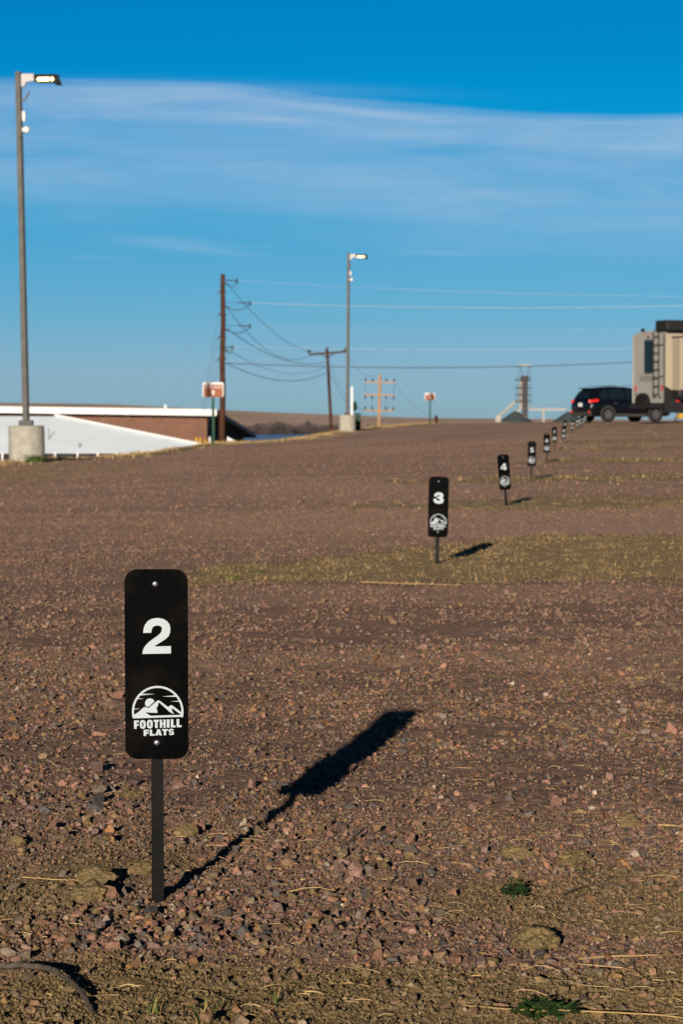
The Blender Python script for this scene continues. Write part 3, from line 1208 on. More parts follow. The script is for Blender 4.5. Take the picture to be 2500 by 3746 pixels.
def place_text(mb, body, x0, x1, z0, z1, y, offset=0.0, mi=0, shear=0.0, nx=(1, 0, 0), keep_aspect=False):
    """text squeezed into the box x0..x1, z0..z1 of a plane facing -y"""
    vs, fs = text_verts(body, offset, shear)
    ax, bx = min(v.x for v in vs), max(v.x for v in vs)
    az, bz = min(v.y for v in vs), max(v.y for v in vs)
    out = []
    sx = (x1 - x0) / (bx - ax)
    sz = (z1 - z0) / (bz - az)
    if keep_aspect:
        sx = min(sx, sz)
    cxm = (x0 + x1) / 2
    for v in vs:
        out.append((cxm + (v.x - (ax + bx) / 2) * sx, y, z0 + (v.y - az) * sz))
    mb.add(out, fs, mi)


# ------------------------------------------------------------------ site markers
PWD, PHT = 0.1016, 0.305


def plate_mesh():
    r = 0.2 * PWD
    w, h = PWD / 2, PHT / 2
    poly = []
    for cxx, czz, a0 in ((w - r, h - r, 0), (-w + r, h - r, 90), (-w + r, -h + r, 180), (w - r, -h + r, 270)):
        for k in range(9):
            a = math.radians(a0 + k * 90 / 8)
            poly.append((cxx + r * math.cos(a), czz + r * math.sin(a)))
    mb = MB()
    mb.prism(poly, -0.0011, 0.0011)
    return mb


def fx(u):
    return (u - 0.5) * PWD


def fz(v):
    return (0.5 - v) * PHT


def block(mb, C, ch, a, c, t, b, sw, sh, y):
    """heavy block capitals between columns a..c and rows t..b"""
    def out(pts):
        q = [C(p) for p in pts]
        mb.add([(p.x, y, p.y) for p in q], tessellate_polygon([q]))
    m = (a + c) / 2
    h = b - t
    if ch == 'F':
        out([(a, t), (c, t), (c, t + sh * .95), (a + sw, t + sh * .95), (a + sw, t + h * .42), (c - 8, t + h * .42), (c - 8, t + h * .42 + sh * .85), (a + sw, t + h * .42 + sh * .85), (a + sw, b), (a, b)])
    elif ch == 'L':
        out([(a, t), (a + sw, t), (a + sw, b - sh * .95), (c, b - sh * .95), (c - 6, b), (a, b)])
    elif ch == 'T':
        out([(a, t), (c, t), (c, t + sh * .9), (m + sw / 2, t + sh * .9), (m + sw / 2, b), (m - sw / 2, b), (m - sw / 2, t + sh * .9), (a, t + sh * .9)])
    elif ch == 'I':
        out([(a, t), (c, t), (c, b), (a, b)])
    elif ch == 'H':
        s_ = sw * .86
        k = t + h * .40
        out([(a, t), (a + s_, t), (a + s_, k), (c - s_, k), (c - s_, t), (c, t), (c, b), (c - s_, b), (c - s_, k + sh * .8), (a + s_, k + sh * .8), (a + s_, b), (a, b)])
    elif ch == 'A':
        out([(m - 32, t), (m, t), (m, t + sh), (a + sw, b), (a, b)])
        out([(m, t), (m + 32, t), (c, b), (c - sw, b), (m, t + sh)])
        y -= 0.00008
        out([(m - 34, b - h * .44), (m + 34, b - h * .44), (m + 46, b - h * .20), (m - 46, b - h * .20)])
    elif ch == 'O':
        n = 28
        o1, o2 = [], []
        for k in range(n):
            an = 2 * PI * k / n
            ca, sa = math.cos(an), math.sin(an)
            ex = lambda v, p: math.copysign(abs(v) ** p, v)
            o1.append(C((m + ex(ca, .75) * (c - a) / 2, (t + b) / 2 + ex(sa, .75) * (h / 2 + 4))))
            o2.append(C((m + ex(ca, .6) * 17, (t + b) / 2 + ex(sa, .6) * (h / 2 - sh * .85))))
        vs = [(p.x, y, p.y) for p in o1 + o2]
        mb.add(vs, [(k, (k + 1) % n, n + (k + 1) % n, n + k) for k in range(n)])
    elif ch == 'S':
        r1 = h * 0.27
        cl = []
        for k in range(13):
            an = math.radians(-15 - (255) * k / 12)
            cl.append((m + math.cos(an) * (c - a) * .33, t + h * .28 + math.sin(an) * h * .20 + 3))
        for k in range(13):
            an = math.radians(-90 + (255) * k / 12)
            cl.append((m + math.cos(an) * (c - a) * .33, b - h * .28 + math.sin(an) * h * .20 - 3))
        w = sh * .40
        L_, R_ = [], []
        for i, p in enumerate(cl):
            p0, p1 = cl[max(i - 1, 0)], cl[min(i + 1, len(cl) - 1)]
            dx, dy = p1[0] - p0[0], p1[1] - p0[1]
            q = math.hypot(dx, dy) or 1
            L_.append(C((p[0] - dy / q * w * 1.15, p[1] + dx / q * w)))
            R_.append(C((p[0] + dy / q * w * 1.15, p[1] - dx / q * w)))
        n = len(cl)
        mb.add([(p.x, y, p.y) for p in L_ + R_], [(i, i + 1, n + i + 1, n + i) for i in range(n - 1)])


TWO = [(425, 910), (430, 860), (445, 820), (475, 782), (515, 758), (560, 749), (600, 749), (645, 760), (685, 785), (710, 820), (719, 865), (716, 905), (700, 945), (670, 975), (625, 1005),
       (580, 1032), (555, 1048), (542, 1057), (724, 1054), (724, 1134), (416, 1138), (418, 1110), (428, 1080), (450, 1045), (485, 1010), (525, 980), (575, 945), (605, 920), (622, 895),
       (628, 868), (622, 845), (605, 834), (580, 829), (550, 834), (527, 850), (516, 880), (512, 909)]
THREE = [(235, 635), (245, 580), (275, 545), (315, 525), (355, 520), (405, 530), (445, 555), (463, 595), (460, 635), (437, 662), (460, 690), (472, 735), (465, 780), (435, 812), (390, 828),
         (340, 830), (285, 820), (245, 790), (225, 745), (223, 698), (290, 695), (300, 730), (325, 752), (355, 752), (378, 737), (380, 712), (365, 695), (335, 690), (312, 688), (312, 642),
         (340, 640), (365, 630), (375, 612), (365, 598), (345, 594), (320, 602), (305, 620), (303, 637)]
FOUR = [(0.56, 1.0), (0.84, 1.0), (0.84, 0.36), (1.0, 0.36), (1.0, 0.19), (0.84, 0.19), (0.84, 0.0), (0.56, 0.0), (0.56, 0.19), (0.0, 0.19), (0.0, 0.40),
        (0.55, 1.0), (0.56, 0.78), (0.21, 0.36), (0.56, 0.36), (0.56, 0.78)]


def logo_mesh():
    # traced in units of a 1568-wide enlargement; u,v -> plate fractions
    K = 400.0 / 1175.0
    def C(p):
        # enlargement (6.817 px per photo px, origin 470,2480) -> photo px -> plate coordinates
        px, py = 470 + p[0] / 6.817, 2480 + p[1] / 6.817
        u = (px - (380 + 222 * K)) / (688 * K)
        v = (py - (2000 + 222 * K)) / (2058 * K)
        return Vector((fx(u), fz(v), 0))
    mb = MB()
    y = -0.0014

    def poly(pts, mi=0):
        q = [C(p) for p in pts]
        tri = tessellate_polygon([q])
        mb.add([(p.x, y, p.y) for p in q], tri, mi)
    cxx, cyy, ro, ri = 716, 826, 649, 598
    a0, a1 = math.radians(-13.5), math.radians(180 + 14.5)
    outer = [(cxx + ro * math.cos(a0 + (a1 - a0) * k / 48), cyy - ro * math.sin(a0 + (a1 - a0) * k / 48)) for k in range(49)]
    inner = [(cxx + ri * math.cos(a0 + (a1 - a0) * k / 48), cyy - ri * math.sin(a0 + (a1 - a0) * k / 48)) for k in range(49)]
    vs = [C(p) for p in outer + inner]
    mb.add([(p.x, y, p.y) for p in vs], [(k, k + 1, 49 + k + 1, 49 + k) for k in range(48)])
    y = -0.00145
    poly([(100, 900), (122, 898), (240, 822), (355, 718), (392, 702), (418, 706), (478, 730), (492, 726), (700, 556), (735, 543), (770, 552),
          (970, 704), (985, 706), (1050, 664), (1085, 672), (1312, 848), (1330, 905), (1306, 908), (1095, 752), (1075, 750), (1063, 770), (1080, 795), (1085, 830),
          (1118, 860), (1115, 880), (1095, 878), (1010, 830), (770, 605), (745, 598), (730, 612), (728, 660), (718, 690), (690, 715),
          (688, 755), (705, 800), (712, 845), (700, 855), (560, 850), (400, 836), (535, 926), (1306, 912), (1350, 912), (1345, 962), (92, 988)])
    sunp = []
    for k in range(25):
        a = math.radians(22 + (208 - 22) * k / 24)
        sunp.append((522 + 124 * math.cos(a), 612 - 124 * math.sin(a)))
    sunp += [(404, 674), (478, 704), (494, 697)]
    poly(sunp)
    for s in ([(325, 372), (500, 374), (650, 380), (500, 393), (285, 412)], [(230, 483), (380, 490), (212, 504)], [(105, 738), (282, 745), (100, 763)],
              [(825, 445), (1165, 418), (1215, 457), (1000, 452)], [(1040, 572), (1265, 555), (1285, 580)]):
        poly(s)
    for ch, a, c in (('F', 115, 240), ('O', 262, 410), ('O', 438, 588), ('T', 610, 745), ('H', 765, 915), ('I', 942, 1010), ('L', 1042, 1165), ('L', 1188, 1315)):
        k = (a + c) / 2
        zt_, zb_ = 1040 - (k - 180) * 0.022, 1250 - (k - 180) * 0.026
        block(mb, C, ch, a, c, zt_, zb_, 66 if ch != 'I' else 68, 52, y)
    for ch, a, c in (('F', 355, 487), ('L', 508, 637), ('A', 648, 815), ('T', 818, 968), ('S', 975, 1130)):
        k = (a + c) / 2
        block(mb, C, ch, a, c, 1276 - (k - 420) * 0.022, 1432 - (k - 420) * 0.026, 60, 46, y)
    return mb


def screw_mesh():
    mb = MB()
    mb.lathe([(0.0068, -0.0011), (0.0070, -0.0020), (0.0060, -0.0036), (0.0035, -0.0047), (0.0012, -0.0050)], 20, axis='y')
    mb.box((0, -0.0050, 0), (0.0052, 0.0008, 0.0011), 1, (0, 0.5, 0))
    mb.box((0, -0.00503, 0), (0.0011, 0.0008, 0.0052), 1, (0, 0.5, 0))
    return mb


def digit_mesh(s):
    mb = MB()
    if s in '23':
        pts = TWO if s == '2' else THREE
        xs, ys = [p[0] for p in pts], [p[1] for p in pts]
        u0, u1 = (0.28, 0.73) if s == '2' else (0.25, 0.755)
        q = [Vector((fx(u0 + (u1 - u0) * (x - min(xs)) / (max(xs) - min(xs))), fz(0.257 + 0.1886 * (y_ - min(ys)) / (max(ys) - min(ys))), 0)) for x, y_ in pts]
        mb.add([(p.x, -0.00145, p.y) for p in q], tessellate_polygon([q]))
        return mb
    if s == '4':
        x0, x1, z0, z1 = fx(0.25), fx(0.75), fz(0.4446), fz(0.257)
        def A(pts):
            q = [Vector((x0 + (x1 - x0) * a, z0 + (z1 - z0) * b, 0)) for a, b in pts]
            mb.add([(p.x, -0.00145, p.y) for p in q], tessellate_polygon([q]))
        A([(0.56, 1.0), (0.84, 1.0), (0.84, 0.0), (0.56, 0.0)])
        A([(0.0, 0.19), (0.56, 0.19), (0.56, 0.38), (0.22, 0.38), (0.56, 0.76), (0.56, 1.0), (0.50, 1.0), (0.0, 0.41)])
        A([(0.84, 0.19), (1.0, 0.19), (1.0, 0.38), (0.84, 0.38)])
        return mb
    if len(s) == 1:
        u0, u1 = 0.285, 0.730
        if s == '4':
            u0, u1 = 0.27, 0.735
        place_text(mb, s, fx(u0), fx(u1), fz(0.4446), fz(0.257), -0.00145, 0.022)
    else:
        place_text(mb, s[0], fx(0.14 if s[0] != '1' else 0.20), fx(0.46), fz(0.4446), fz(0.257), -0.00145, 0.022)
        place_text(mb, s[1], fx(0.54 if s[1] != '1' else 0.56), fx(0.86), fz(0.4446), fz(0.257), -0.00145, 0.022)
    return mb


WORDS = {'2': 'tallest black site marker numbered 2, front and nearest, long shadow on the gravel',
         '3': 'black site marker numbered 3 standing on the first dry grass strip',
         '4': 'black site marker numbered 4 leaning slightly left on a thin stake',
         '5': 'mid-distance black site marker numbered 5 with a faint thin shadow',
         '6': 'smaller black site marker numbered 6 with a dark oval shadow, midway along the row',
         '7': 'small black site marker numbered 7 just before the overlapping pair',
         '8': 'black site marker numbered 8, front one of the overlapping pair',
         '9': 'black site marker numbered 9, rear one peeking over marker 8',
         '10': 'tiny black site marker numbered 10 standing alone right of the overlapping pair',
         '11': 'tiny site marker numbered 11, first of the tight cluster by the car bumper',
         '12': 'tiny site marker numbered 12, second of the cluster by the car bumper',
         '13': 'tiny site marker numbered 13, third of the cluster by the car bumper',
         '14': 'tiny site marker numbered 14, farthest one beside the car bumper'}
proto = None
for (num, px, py, d, foot, lean, yaw) in SIGNS:
    p = P(px, py, d)
    z = hz(p.x, p.y)
    root = thing('site_marker', WORDS[num], 'site marker', (p.x, p.y, p.z if d < 6 else max(z, p.z) - 0.0), (0, math.radians(lean), math.radians(yaw)), 'numbered site markers in a row')
    cz = foot + PHT / 2
    if proto is None:
        pl = plate_mesh().build('plate', M['plate'], root, bevel=0.0004)
        mb = MB()
        mb.box((0, 0.0035, (foot + PHT * 0.96 - 0.06) / 2), (0.0196, 0.0040, foot + PHT * 0.96 + 0.06))
        mb.box((-0.0085, 0.0070, (foot + PHT * 0.96 - 0.06) / 2), (0.0026, 0.004, foot + PHT * 0.96 + 0.06))
        mb.box((0.0085, 0.0070, (foot + PHT * 0.96 - 0.06) / 2), (0.0026, 0.004, foot + PHT * 0.96 + 0.06))
        st = mb.build('stake', M['stake'], root)
        lg = logo_mesh().build('logo', M['decal'], root)
        s1 = screw_mesh().build('screw', [M['zinc'], M['zincdark']], root, smooth=True)
        s2 = s1.copy()
        COL.objects.link(s2)
        s2.parent = root
        proto = (pl, st, lg, s1, s2)
        parts = proto
    else:
        parts = []
        for o in proto:
            c = o.copy()
            COL.objects.link(c)
            c.parent = root
            parts.append(c)
    pl, st, lg, s1, s2 = parts
    pl.location = (0, 0, cz)
    lg.location = (0, 0, cz)
    lg.rotation_euler = (0, math.radians(-0.4), 0)
    s1.location = (fx(0.487), 0, cz + fz(0.079))
    s2.location = (fx(0.500), 0, cz + fz(0.915))
    st.location = (0, 0, foot - SIGNS[0][4])
    digit_mesh(num).build('number', M['decal'], root, loc=(0, 0, cz))


# ------------------------------------------------------------------ street lamps
def lamp(px_base, py_base, px_top, py_top, d, label):
    base = P(px_base, py_base, d)
    top = P(px_top, py_top, d)
    gz = hz(base.x, base.y)
    root = thing('street_lamp', label, 'street lamp', (base.x, base.y, base.z), (0, math.atan2(top.x - base.x, top.z - base.z), 0), 'light poles on concrete bases')
    H = (top - base).length
    hb = 0.83
    mb = MB()
    mb.lathe([(0.395, -0.4), (0.395, 0.02), (0.40, 0.3), (0.398, hb - 0.04), (0.385, hb - 0.012), (0.36, hb)], 40)
    mb.build('concrete_base', M['concrete'], root, smooth=True)
    mb = MB()
    mb.box((0, 0, hb + 0.06), (0.30, 0.30, 0.12))
    mb.build('pole_shoe', M['poledark'], root, bevel=0.01)
    mb = MB()
    n = 10
    vs, fs = [], []
    for i in range(n + 1):
        t = i / n
        w = 0.060 - 0.005 * t
        z = hb + 0.10 + (H - hb - 0.10) * t
        vs += [(w, w, z), (-w, w, z), (-w, -w, z), (w, -w, z)]
    for i in range(n):
        for k in range(4):
            fs.append((i * 4 + k, i * 4 + (k + 1) % 4, i * 4 + 4 + (k + 1) % 4, i * 4 + 4 + k))
    fs += [(3, 2, 1, 0), (n * 4, n * 4 + 1, n * 4 + 2, n * 4 + 3)]
    mb.add(vs, fs)
    po = mb.build('pole', M['pole'], root, bevel=0.008)
    po.rotation_euler = (0, 0, -0.45)
    # bracket
    mb = MB()
    mb.prism([(0.06, H - 0.055), (0.34, H - 0.055), (0.34, H - 0.215), (0.17, H - 0.235), (0.13, H - 0.33), (0.06, H - 0.34)], -0.05, 0.05)
    mb.build('bracket', M['bracket'], root, bevel=0.006)
    # luminaire, its underside tipped towards the lot
    fixo = bpy.data.objects.new('luminaire', None)
    mb = MB()
    poly = [(0.33, H - 0.065), (0.845, H - 0.070), (0.94, H - 0.285), (0.80, H - 0.275), (0.74, H - 0.225), (0.44, H - 0.225), (0.33, H - 0.19)]
    mb.prism(poly, -0.02, 0.34)
    mb.box((0.63, -0.012, H - 0.115), (0.56, 0.05, 0.045))
    hd = mb.build('lamp_head', M['fixture'], root, bevel=0.008)
    # LED tray facing down and towards the lot
    mb = MB()
    c, s = math.cos(math.radians(40)), math.sin(math.radians(40))
    vs = []
    for q, (a, b) in enumerate([(0.42, 0.0), (0.86, 0.0), (0.86, 1.0), (0.42, 1.0)]):
        vs.append((a, -0.035 + b * 0.20, H - 0.15 - 0.115 * (b) + 0.0))
    rr = 0.028
    for (xc, rx) in ((0.455, 0.050), (0.525, 0.060), (0.600, 0.060), (0.655, 0.045), (0.745, 0.040)):
        n0 = len(mb.v)
        mb.lathe([(0.047, -0.028), (0.045, -0.042), (0.030, -0.052), (0.010, -0.056)], 20, axis='y')
        mb.v[n0:] = [(xc + p[0] * rx / 0.047, p[1], H - 0.180 + p[2]) for p in mb.v[n0:]]
    mb.build('light_panel', M['led'], hd)
    # small antenna plate, panel and dome camera
    mb = MB()
    mb.box((0.17, 0, H - 0.545), (0.022, 0.12, 0.24), 0, (0, math.radians(32), 0))
    mb.box((0.10, 0, H - 0.60), (0.09, 0.04, 0.03))
    mb.build('antenna_plate', M['pole'], root, bevel=0.003)
    mb = MB()
    mb.lathe([(0.02, H - 1.10), (0.035, H - 1.08), (0.045, H - 0.98), (0.035, H - 0.88), (0.015, H - 0.86)], 12, c=(0.10, 0, 0))
    mb.build('sensor', M['white'], root, smooth=True)
    mb = MB()
    mb.tube([(0.06, 0, H - 1.28), (0.15, 0, H - 1.28)], 0.05, 14)
    mb.lathe([(0.02, H - 1.355), (0.055, H - 1.335), (0.072, H - 1.28), (0.055, H - 1.225), (0.02, H - 1.205)], 16, c=(0.155, 0, 0))
    mb.build('dome_camera', M['white'], root, smooth=True)
    return root


lamp(98, 1694, 66, 262, 63, 'tall lit lamp on the thicker grey pole and large concrete base, left edge')
lamp(1271, 1581, 1276, 925, 137, 'distant lit lamp on thin grey pole and small concrete base beside white post')


# grass tuft at the foot of the first lamp base
def tuft(name, label, cat, x, y, n, h, w, spread, col, group=None, curl=1.0, dry=0.0, seed=0):
    rg = random.Random(seed)
    mbs = MB()
    dmb = MB()
    for i in range(n):
        a = rg.random() * 2 * PI
        r0 = rg.random() * spread
        bx, by = math.cos(a) * r0, math.sin(a) * r0
        hh = h * rg.uniform(0.5, 1.1)
        ln = hh * rg.uniform(0.15, 0.9) * curl
        a2 = a + rg.uniform(-0.6, 0.6)
        ww = w * rg.uniform(0.7, 1.2)
        vs = []
        for s in range(5):
            t = s / 4
            cx_ = bx + math.cos(a2) * ln * t * t
            cy_ = by + math.sin(a2) * ln * t * t
            cz_ = hh * (t - 0.35 * t * t * curl * 0.8)
            wv = ww * (1 - 0.9 * t) / 2
            vs.append((cx_ - math.sin(a2) * wv, cy_ + math.cos(a2) * wv, cz_ - 0.004))
            vs.append((cx_ + math.sin(a2) * wv, cy_ - math.cos(a2) * wv, cz_ - 0.004))
        (dmb if rg.random() < dry else mbs).add(vs, [(2 * s, 2 * s + 1, 2 * s + 3, 2 * s + 2) for s in range(4)])
    if dmb.v:
        mbs.add(dmb.v, dmb.f, 1)
    o = mbs.build(name, [col, M['strawplain']] if dmb.v else col, loc=(x, y, hz(x, y)))
    tag(o, label, cat, group)
    return o


M['strawplain'] = mat('dead blade', (0.38, 0.26, 0.11), 0.8, noise=0.25, nscale=50)
M['grassgreen'] = mat('green blade', (0.075, 0.12, 0.03), 0.6, noise=0.3, nscale=12)
pb = P(128, 1694, 62.4)
tuft('grass_tuft', 'green grass tuft growing against the large concrete lamp base', 'grass tuft', pb.x, pb.y - 0.12, 320, 0.25, 0.016, 0.22, M['grassgreen'], seed=1)
for (px, py, d, lab, n, h) in ((735, 3740, 3.62, 'wispy green and dry grass tuft at the bottom edge below the tall marker', 22, 0.075),
                               (560, 3690, 3.70, 'sparse fine grass tuft beside the dead root', 16, 0.06),
                               (1010, 3650, 3.76, 'few upright grass blades on bare dirt, below the marker shadow', 7, 0.045),
                               (2425, 2832, 6.2, 'small dark grass sprig on smooth gravel near the right edge', 12, 0.04),
                               (850, 2092, 13.4, 'low green tuft at the left tip of the first dry grass strip', 60, 0.035),
                               (950, 2079, 13.9, 'second low green tuft at the dry strip, right of the other', 40, 0.03),
                               (1120, 2092, 13.4, 'faint low green tuft right of the two on the strip tip', 25, 0.03),
                               (1395, 3260, 4.66, 'tiny green sprout in gravel right of the marker foot', 8, 0.014)):
    q = P(px, py, d)
    d2 = d
    q = P(px, py, d2)
    tuft('grass_tuft', lab, 'grass tuft', q.x, q.y, n, h, 0.0022 if d < 10 else 0.006, (0.02 if n > 14 else 0.0012) if d < 10 else 0.04, M['grassgreen'], dry=0.35 if d < 5 else 0.1, seed=int(px))


def ground_at(px, py):
    """where the ray through a photo pixel meets the terrain"""
    lo, hi = 2.0, 160.0
    d = lo
    prev = lo
    while d < hi:
        q = P(px, py, d)
        if q.z <= hz(q.x, q.y):
            break
        prev = d
        d *= 1.02
    for _ in range(14):
        m = (prev + d) / 2
        q = P(px, py, m)
        if q.z <= hz(q.x, q.y):
            d = m
        else:
            prev = m
    return P(px, py, d)


# leafy little weeds
def weed(px, py, label, n, R, seed):
    q = ground_at(px, py)
    rg = random.Random(seed)
    mb = MB()
    for i in range(n):
        a = rg.random() * 2 * PI
        r = R * math.sqrt(rg.random())
        hh = 0.006 + 0.026 * (1 - r / R) * rg.random() + 0.004
        lx, ly = math.cos(a) * r, math.sin(a) * r
        L_ = rg.uniform(0.009, 0.016)
        a2 = a + rg.uniform(-0.8, 0.8)
        up = rg.uniform(-0.1, 0.6)
        c, s = math.cos(a2), math.sin(a2)
        w = L_ * 0.42
        vs = [(lx, ly, hh), (lx + c * L_ * .45 - s * w, ly + s * L_ * .45 + c * w, hh + up * L_ * .5 + .0015), (lx + c * L_, ly + s * L_, hh + up * L_),
              (lx + c * L_ * .45 + s * w, ly + s * L_ * .45 - c * w, hh + up * L_ * .5 + .0015), (lx + c * L_ * .45, ly + s * L_ * .45, hh + up * L_ * .5 - .001)]
        mb.add(vs, [(0, 1, 4), (1, 2, 4), (2, 3, 4), (3, 0, 4)])
    for i in range(10):
        a = rg.random() * 2 * PI
        r = R * rg.uniform(0.4, 0.9)
        mb.tube([(0, 0, -0.004), (math.cos(a) * r * .5, math.sin(a) * r * .5, 0.010), (math.cos(a) * r, math.sin(a) * r, 0.014)], 0.0006, 4)
    o = mb.build('weed', M['leaf'], loc=(q.x, q.y, hz(q.x, q.y)))
    tag(o, label, 'weed', 'small green weeds')


weed(1880, 3290, 'small green leafy weed growing among pink stones', 70, 0.017, 3)
weed(1960, 3735, 'dark green leafy weed on the dirt at the bottom edge', 90, 0.024, 4)
weed(2052, 3738, 'sparser sprig of green leaves beside the weed at the bottom edge', 36, 0.016, 5)


# clods of dried mud
def clod(px, py, r, flat, label, seed):
    q = ground_at(px, py)
    bm = bmesh.new()
    bmesh.ops.create_icosphere(bm, subdivisions=4, radius=1)
    from mathutils import noise as mn
    for v in bm.verts:
        n1 = mn.fractal(v.co * 1.3 + Vector((seed * 7.1, 0, 0)), 1.0, 2.0, 3)
        n2 = mn.fractal(v.co * 5.0 + Vector((seed * 3.3, 5, 0)), 0.8, 2.0, 4)
        v.co *= 1 + 0.30 * n1 + 0.16 * n2
        v.co.x *= r * 1.2
        v.co.y *= r
        v.co.z *= r * flat
    me = bpy.data.meshes.new('dirt_clod')
    bm.to_mesh(me)
    bm.free()
    me.materials.append(M['clod'])
    o = bpy.data.objects.new('dirt_clod', me)
    COL.objects.link(o)
    o.location = (q.x, q.y, hz(q.x, q.y) + r * flat * 0.5)
    o.rotation_euler = (0, 0, seed * 1.3)
    tag(o, label, 'dirt clod', 'clods of dried mud')


for i, (px, py, r, fl, lab) in enumerate(CLODS):
    clod(px, py, r, fl, lab, i + 1)


# dead root and twigs
def stick(name, pts, r, r2, label, cat, m, lift=0.004, group=None):
    W = []
    base = None
    for (px, py, dz) in pts:
        q = ground_at(px, py)
        q = Vector((q.x, q.y, hz(q.x, q.y) + lift + dz))
        W.append(q)
    base = W[0].copy()
    # smooth it
    sm = []
    for i in range(len(W) - 1):
        p0, p1, p2, p3 = W[max(i - 1, 0)], W[i], W[i + 1], W[min(i + 2, len(W) - 1)]
        for k in range(5):
            t = k / 5
            sm.append(0.5 * ((2 * p1) + (p2 - p0) * t + (2 * p0 - 5 * p1 + 4 * p2 - p3) * t * t + (3 * p1 - p0 - 3 * p2 + p3) * t ** 3))
    sm.append(W[-1])
    rg = random.Random(len(pts))
    sm = [p - base + Vector((rg.gauss(0, r * 0.15), rg.gauss(0, r * 0.15), rg.gauss(0, r * 0.15))) for p in sm]
    mb = MB()
    mb.tube(sm, r, 8, r2=r2)
    o = mb.build(name, m, smooth=True, loc=base)
    tag(o, label, cat, group)


stick('dead_root', [(-60, 3568, 0.006), (60, 3568, 0.010), (180, 3585, 0.011), (260, 3625, 0.008), (310, 3670, 0.004), (335, 3712, -0.002)], 0.0047, 0.0032,
      'thick grey dead root arching over the stones in the bottom corner', 'root', M['bark'])
stick('twig', [(1700, 3700, 0.004), (1900, 3722, 0.006), (2150, 3728, 0.006), (2400, 3735, 0.004), (2560, 3742, 0)], 0.0014, 0.0008, 'long pale dry stem along the bottom edge', 'twig', M['strawplain'])
stick('twig', [(2120, 3528, 0.004), (2240, 3520, 0.005), (2380, 3515, 0.004), (2490, 3505, 0.002)], 0.0014, 0.0007, 'thin curved dry stem on the dirt right of the biggest clod', 'twig', M['strawplain'])
stick('twig', [(1285, 3490, 0.001), (1330, 3400, 0.02), (1365, 3300, 0.045), (1392, 3212, 0.06)], 0.0012, 0.0006, 'slender straw stem standing up at a slant from the gravel', 'twig', M['strawplain'])
stick('twig', [(1260, 3100, 0.002), (1300, 3080, 0.006), (1335, 3055, 0.010)], 0.0016, 0.0012, 'short dark twig lying above the slanting straw', 'twig', M['bark'])
stick('twig', [(2060, 3290, 0.003), (2150, 3262, 0.006), (2300, 3254, 0.003)], 0.0015, 0.0009, 'brown twig right of the small leafy weed', 'twig', M['bark'])
stick('twig', [(2410, 3032, 0.003), (2460, 3034, 0.004), (2540, 3042, 0.003)], 0.0022, 0.0016, 'pale split stick at the right edge level with the upper clods', 'twig', M['strawplain'])
stick('twig', [(80, 3223, 0.003), (200, 3232, 0.003), (300, 3233, 0.002)], 0.0012, 0.0009, 'straight pale straw left of the two crumbly clods', 'twig', M['strawplain'])
stick('twig', [(1320, 2142, 0.01), (1450, 2150, 0.015), (1680, 2152, 0.008)], 0.0022, 0.0012, 'long pale weed stem lying at the near rim of the first dry strip', 'twig', M['strawplain'], lift=0.006)


# ------------------------------------------------------------------ brown park signs
def park_sign(px, py, d, text, label, h=1.42, arrow=True, yaw=0.0):
    q = P(px, py, d)
    root = thing('park_sign', label, 'sign', (q.x, q.y, q.z), (0, 0, yaw), 'brown site signs on green posts')
    mb = MB()
    mb.box((0, 0.0, 0.72), (0.075, 0.03, 2.3))
    mb.box((-0.032, 0.022, 0.72), (0.010, 0.02, 2.3))
    mb.box((0.032, 0.022, 0.72), (0.010, 0.02, 2.3))
    mb.build('post', M['signpost'], root)
    w, hh = 0.61, 0.43

    def rr(w, hh, r):
        out = []
        for cxx, czz, a0 in ((w / 2 - r, hh / 2 - r, 0), (-w / 2 + r, hh / 2 - r, 90), (-w / 2 + r, -hh / 2 + r, 180), (w / 2 - r, -hh / 2 + r, 270)):
            for k in range(6):
                a = math.radians(a0 + k * 18)
                out.append((cxx + r * math.cos(a), czz + r * math.sin(a) + h + hh / 2))
        return out
    mb = MB()
    mb.prism(rr(w, hh, 0.05), -0.022, -0.018)
    pn = mb.build('sign_panel', M['white'], root)
    mb = MB()
    pp = [(x, (z - h - hh / 2) * (0.375 / 0.375) + h + hh / 2) for x, z in rr(w - 0.055, hh - 0.055, 0.035)]
    mb.prism(pp, -0.0245, -0.0222)
    mb.build('sign_face', M['signbrown'], pn)
    mb = MB()
    place_text(mb, text, -0.235, 0.235, h + hh * 0.60, h + hh * 0.82, -0.0265, 0.004)
    zc = h + 0.055
    mb.add([(-0.022, -0.0265, zc), (0.022, -0.0265, zc), (0.022, -0.0265, zc + 0.09), (-0.022, -0.0265, zc + 0.09)], [(0, 1, 2, 3)])
    mb.add([(-0.055, -0.0265, zc + 0.085), (0.055, -0.0265, zc + 0.085), (0, -0.0265, zc + 0.165)], [(0, 1, 2)])
    mb.build('lettering', M['white'], pn)
    return root


park_sign(780, 1631, 83, 'SITES 16-32', 'brown sign lettered SITES 16-32 on a green post before the brick building')
park_sign(1574, 1552, 168, 'SITES 1-15', 'small distant brown and white sign on green post, alone on the horizon')


# ------------------------------------------------------------------ utility poles and wires
def catenary(a, b, sag, n=24):
    a, b = Vector(a), Vector(b)
    return [a.lerp(b, i / n) - Vector((0, 0, sag * 4 * (i / n) * (1 - i / n))) for i in range(n + 1)]


def wire(a, b, sag, r, label, m='wire', name='power_line', group='power lines'):
    pts = catenary(a, b, sag)
    base = pts[0].copy()
    mb = MB()
    mb.tube([p - base for p in pts], r, 5, cap=False)
    o = mb.build(name, M[m], loc=base)
    tag(o, label, 'cable', group)


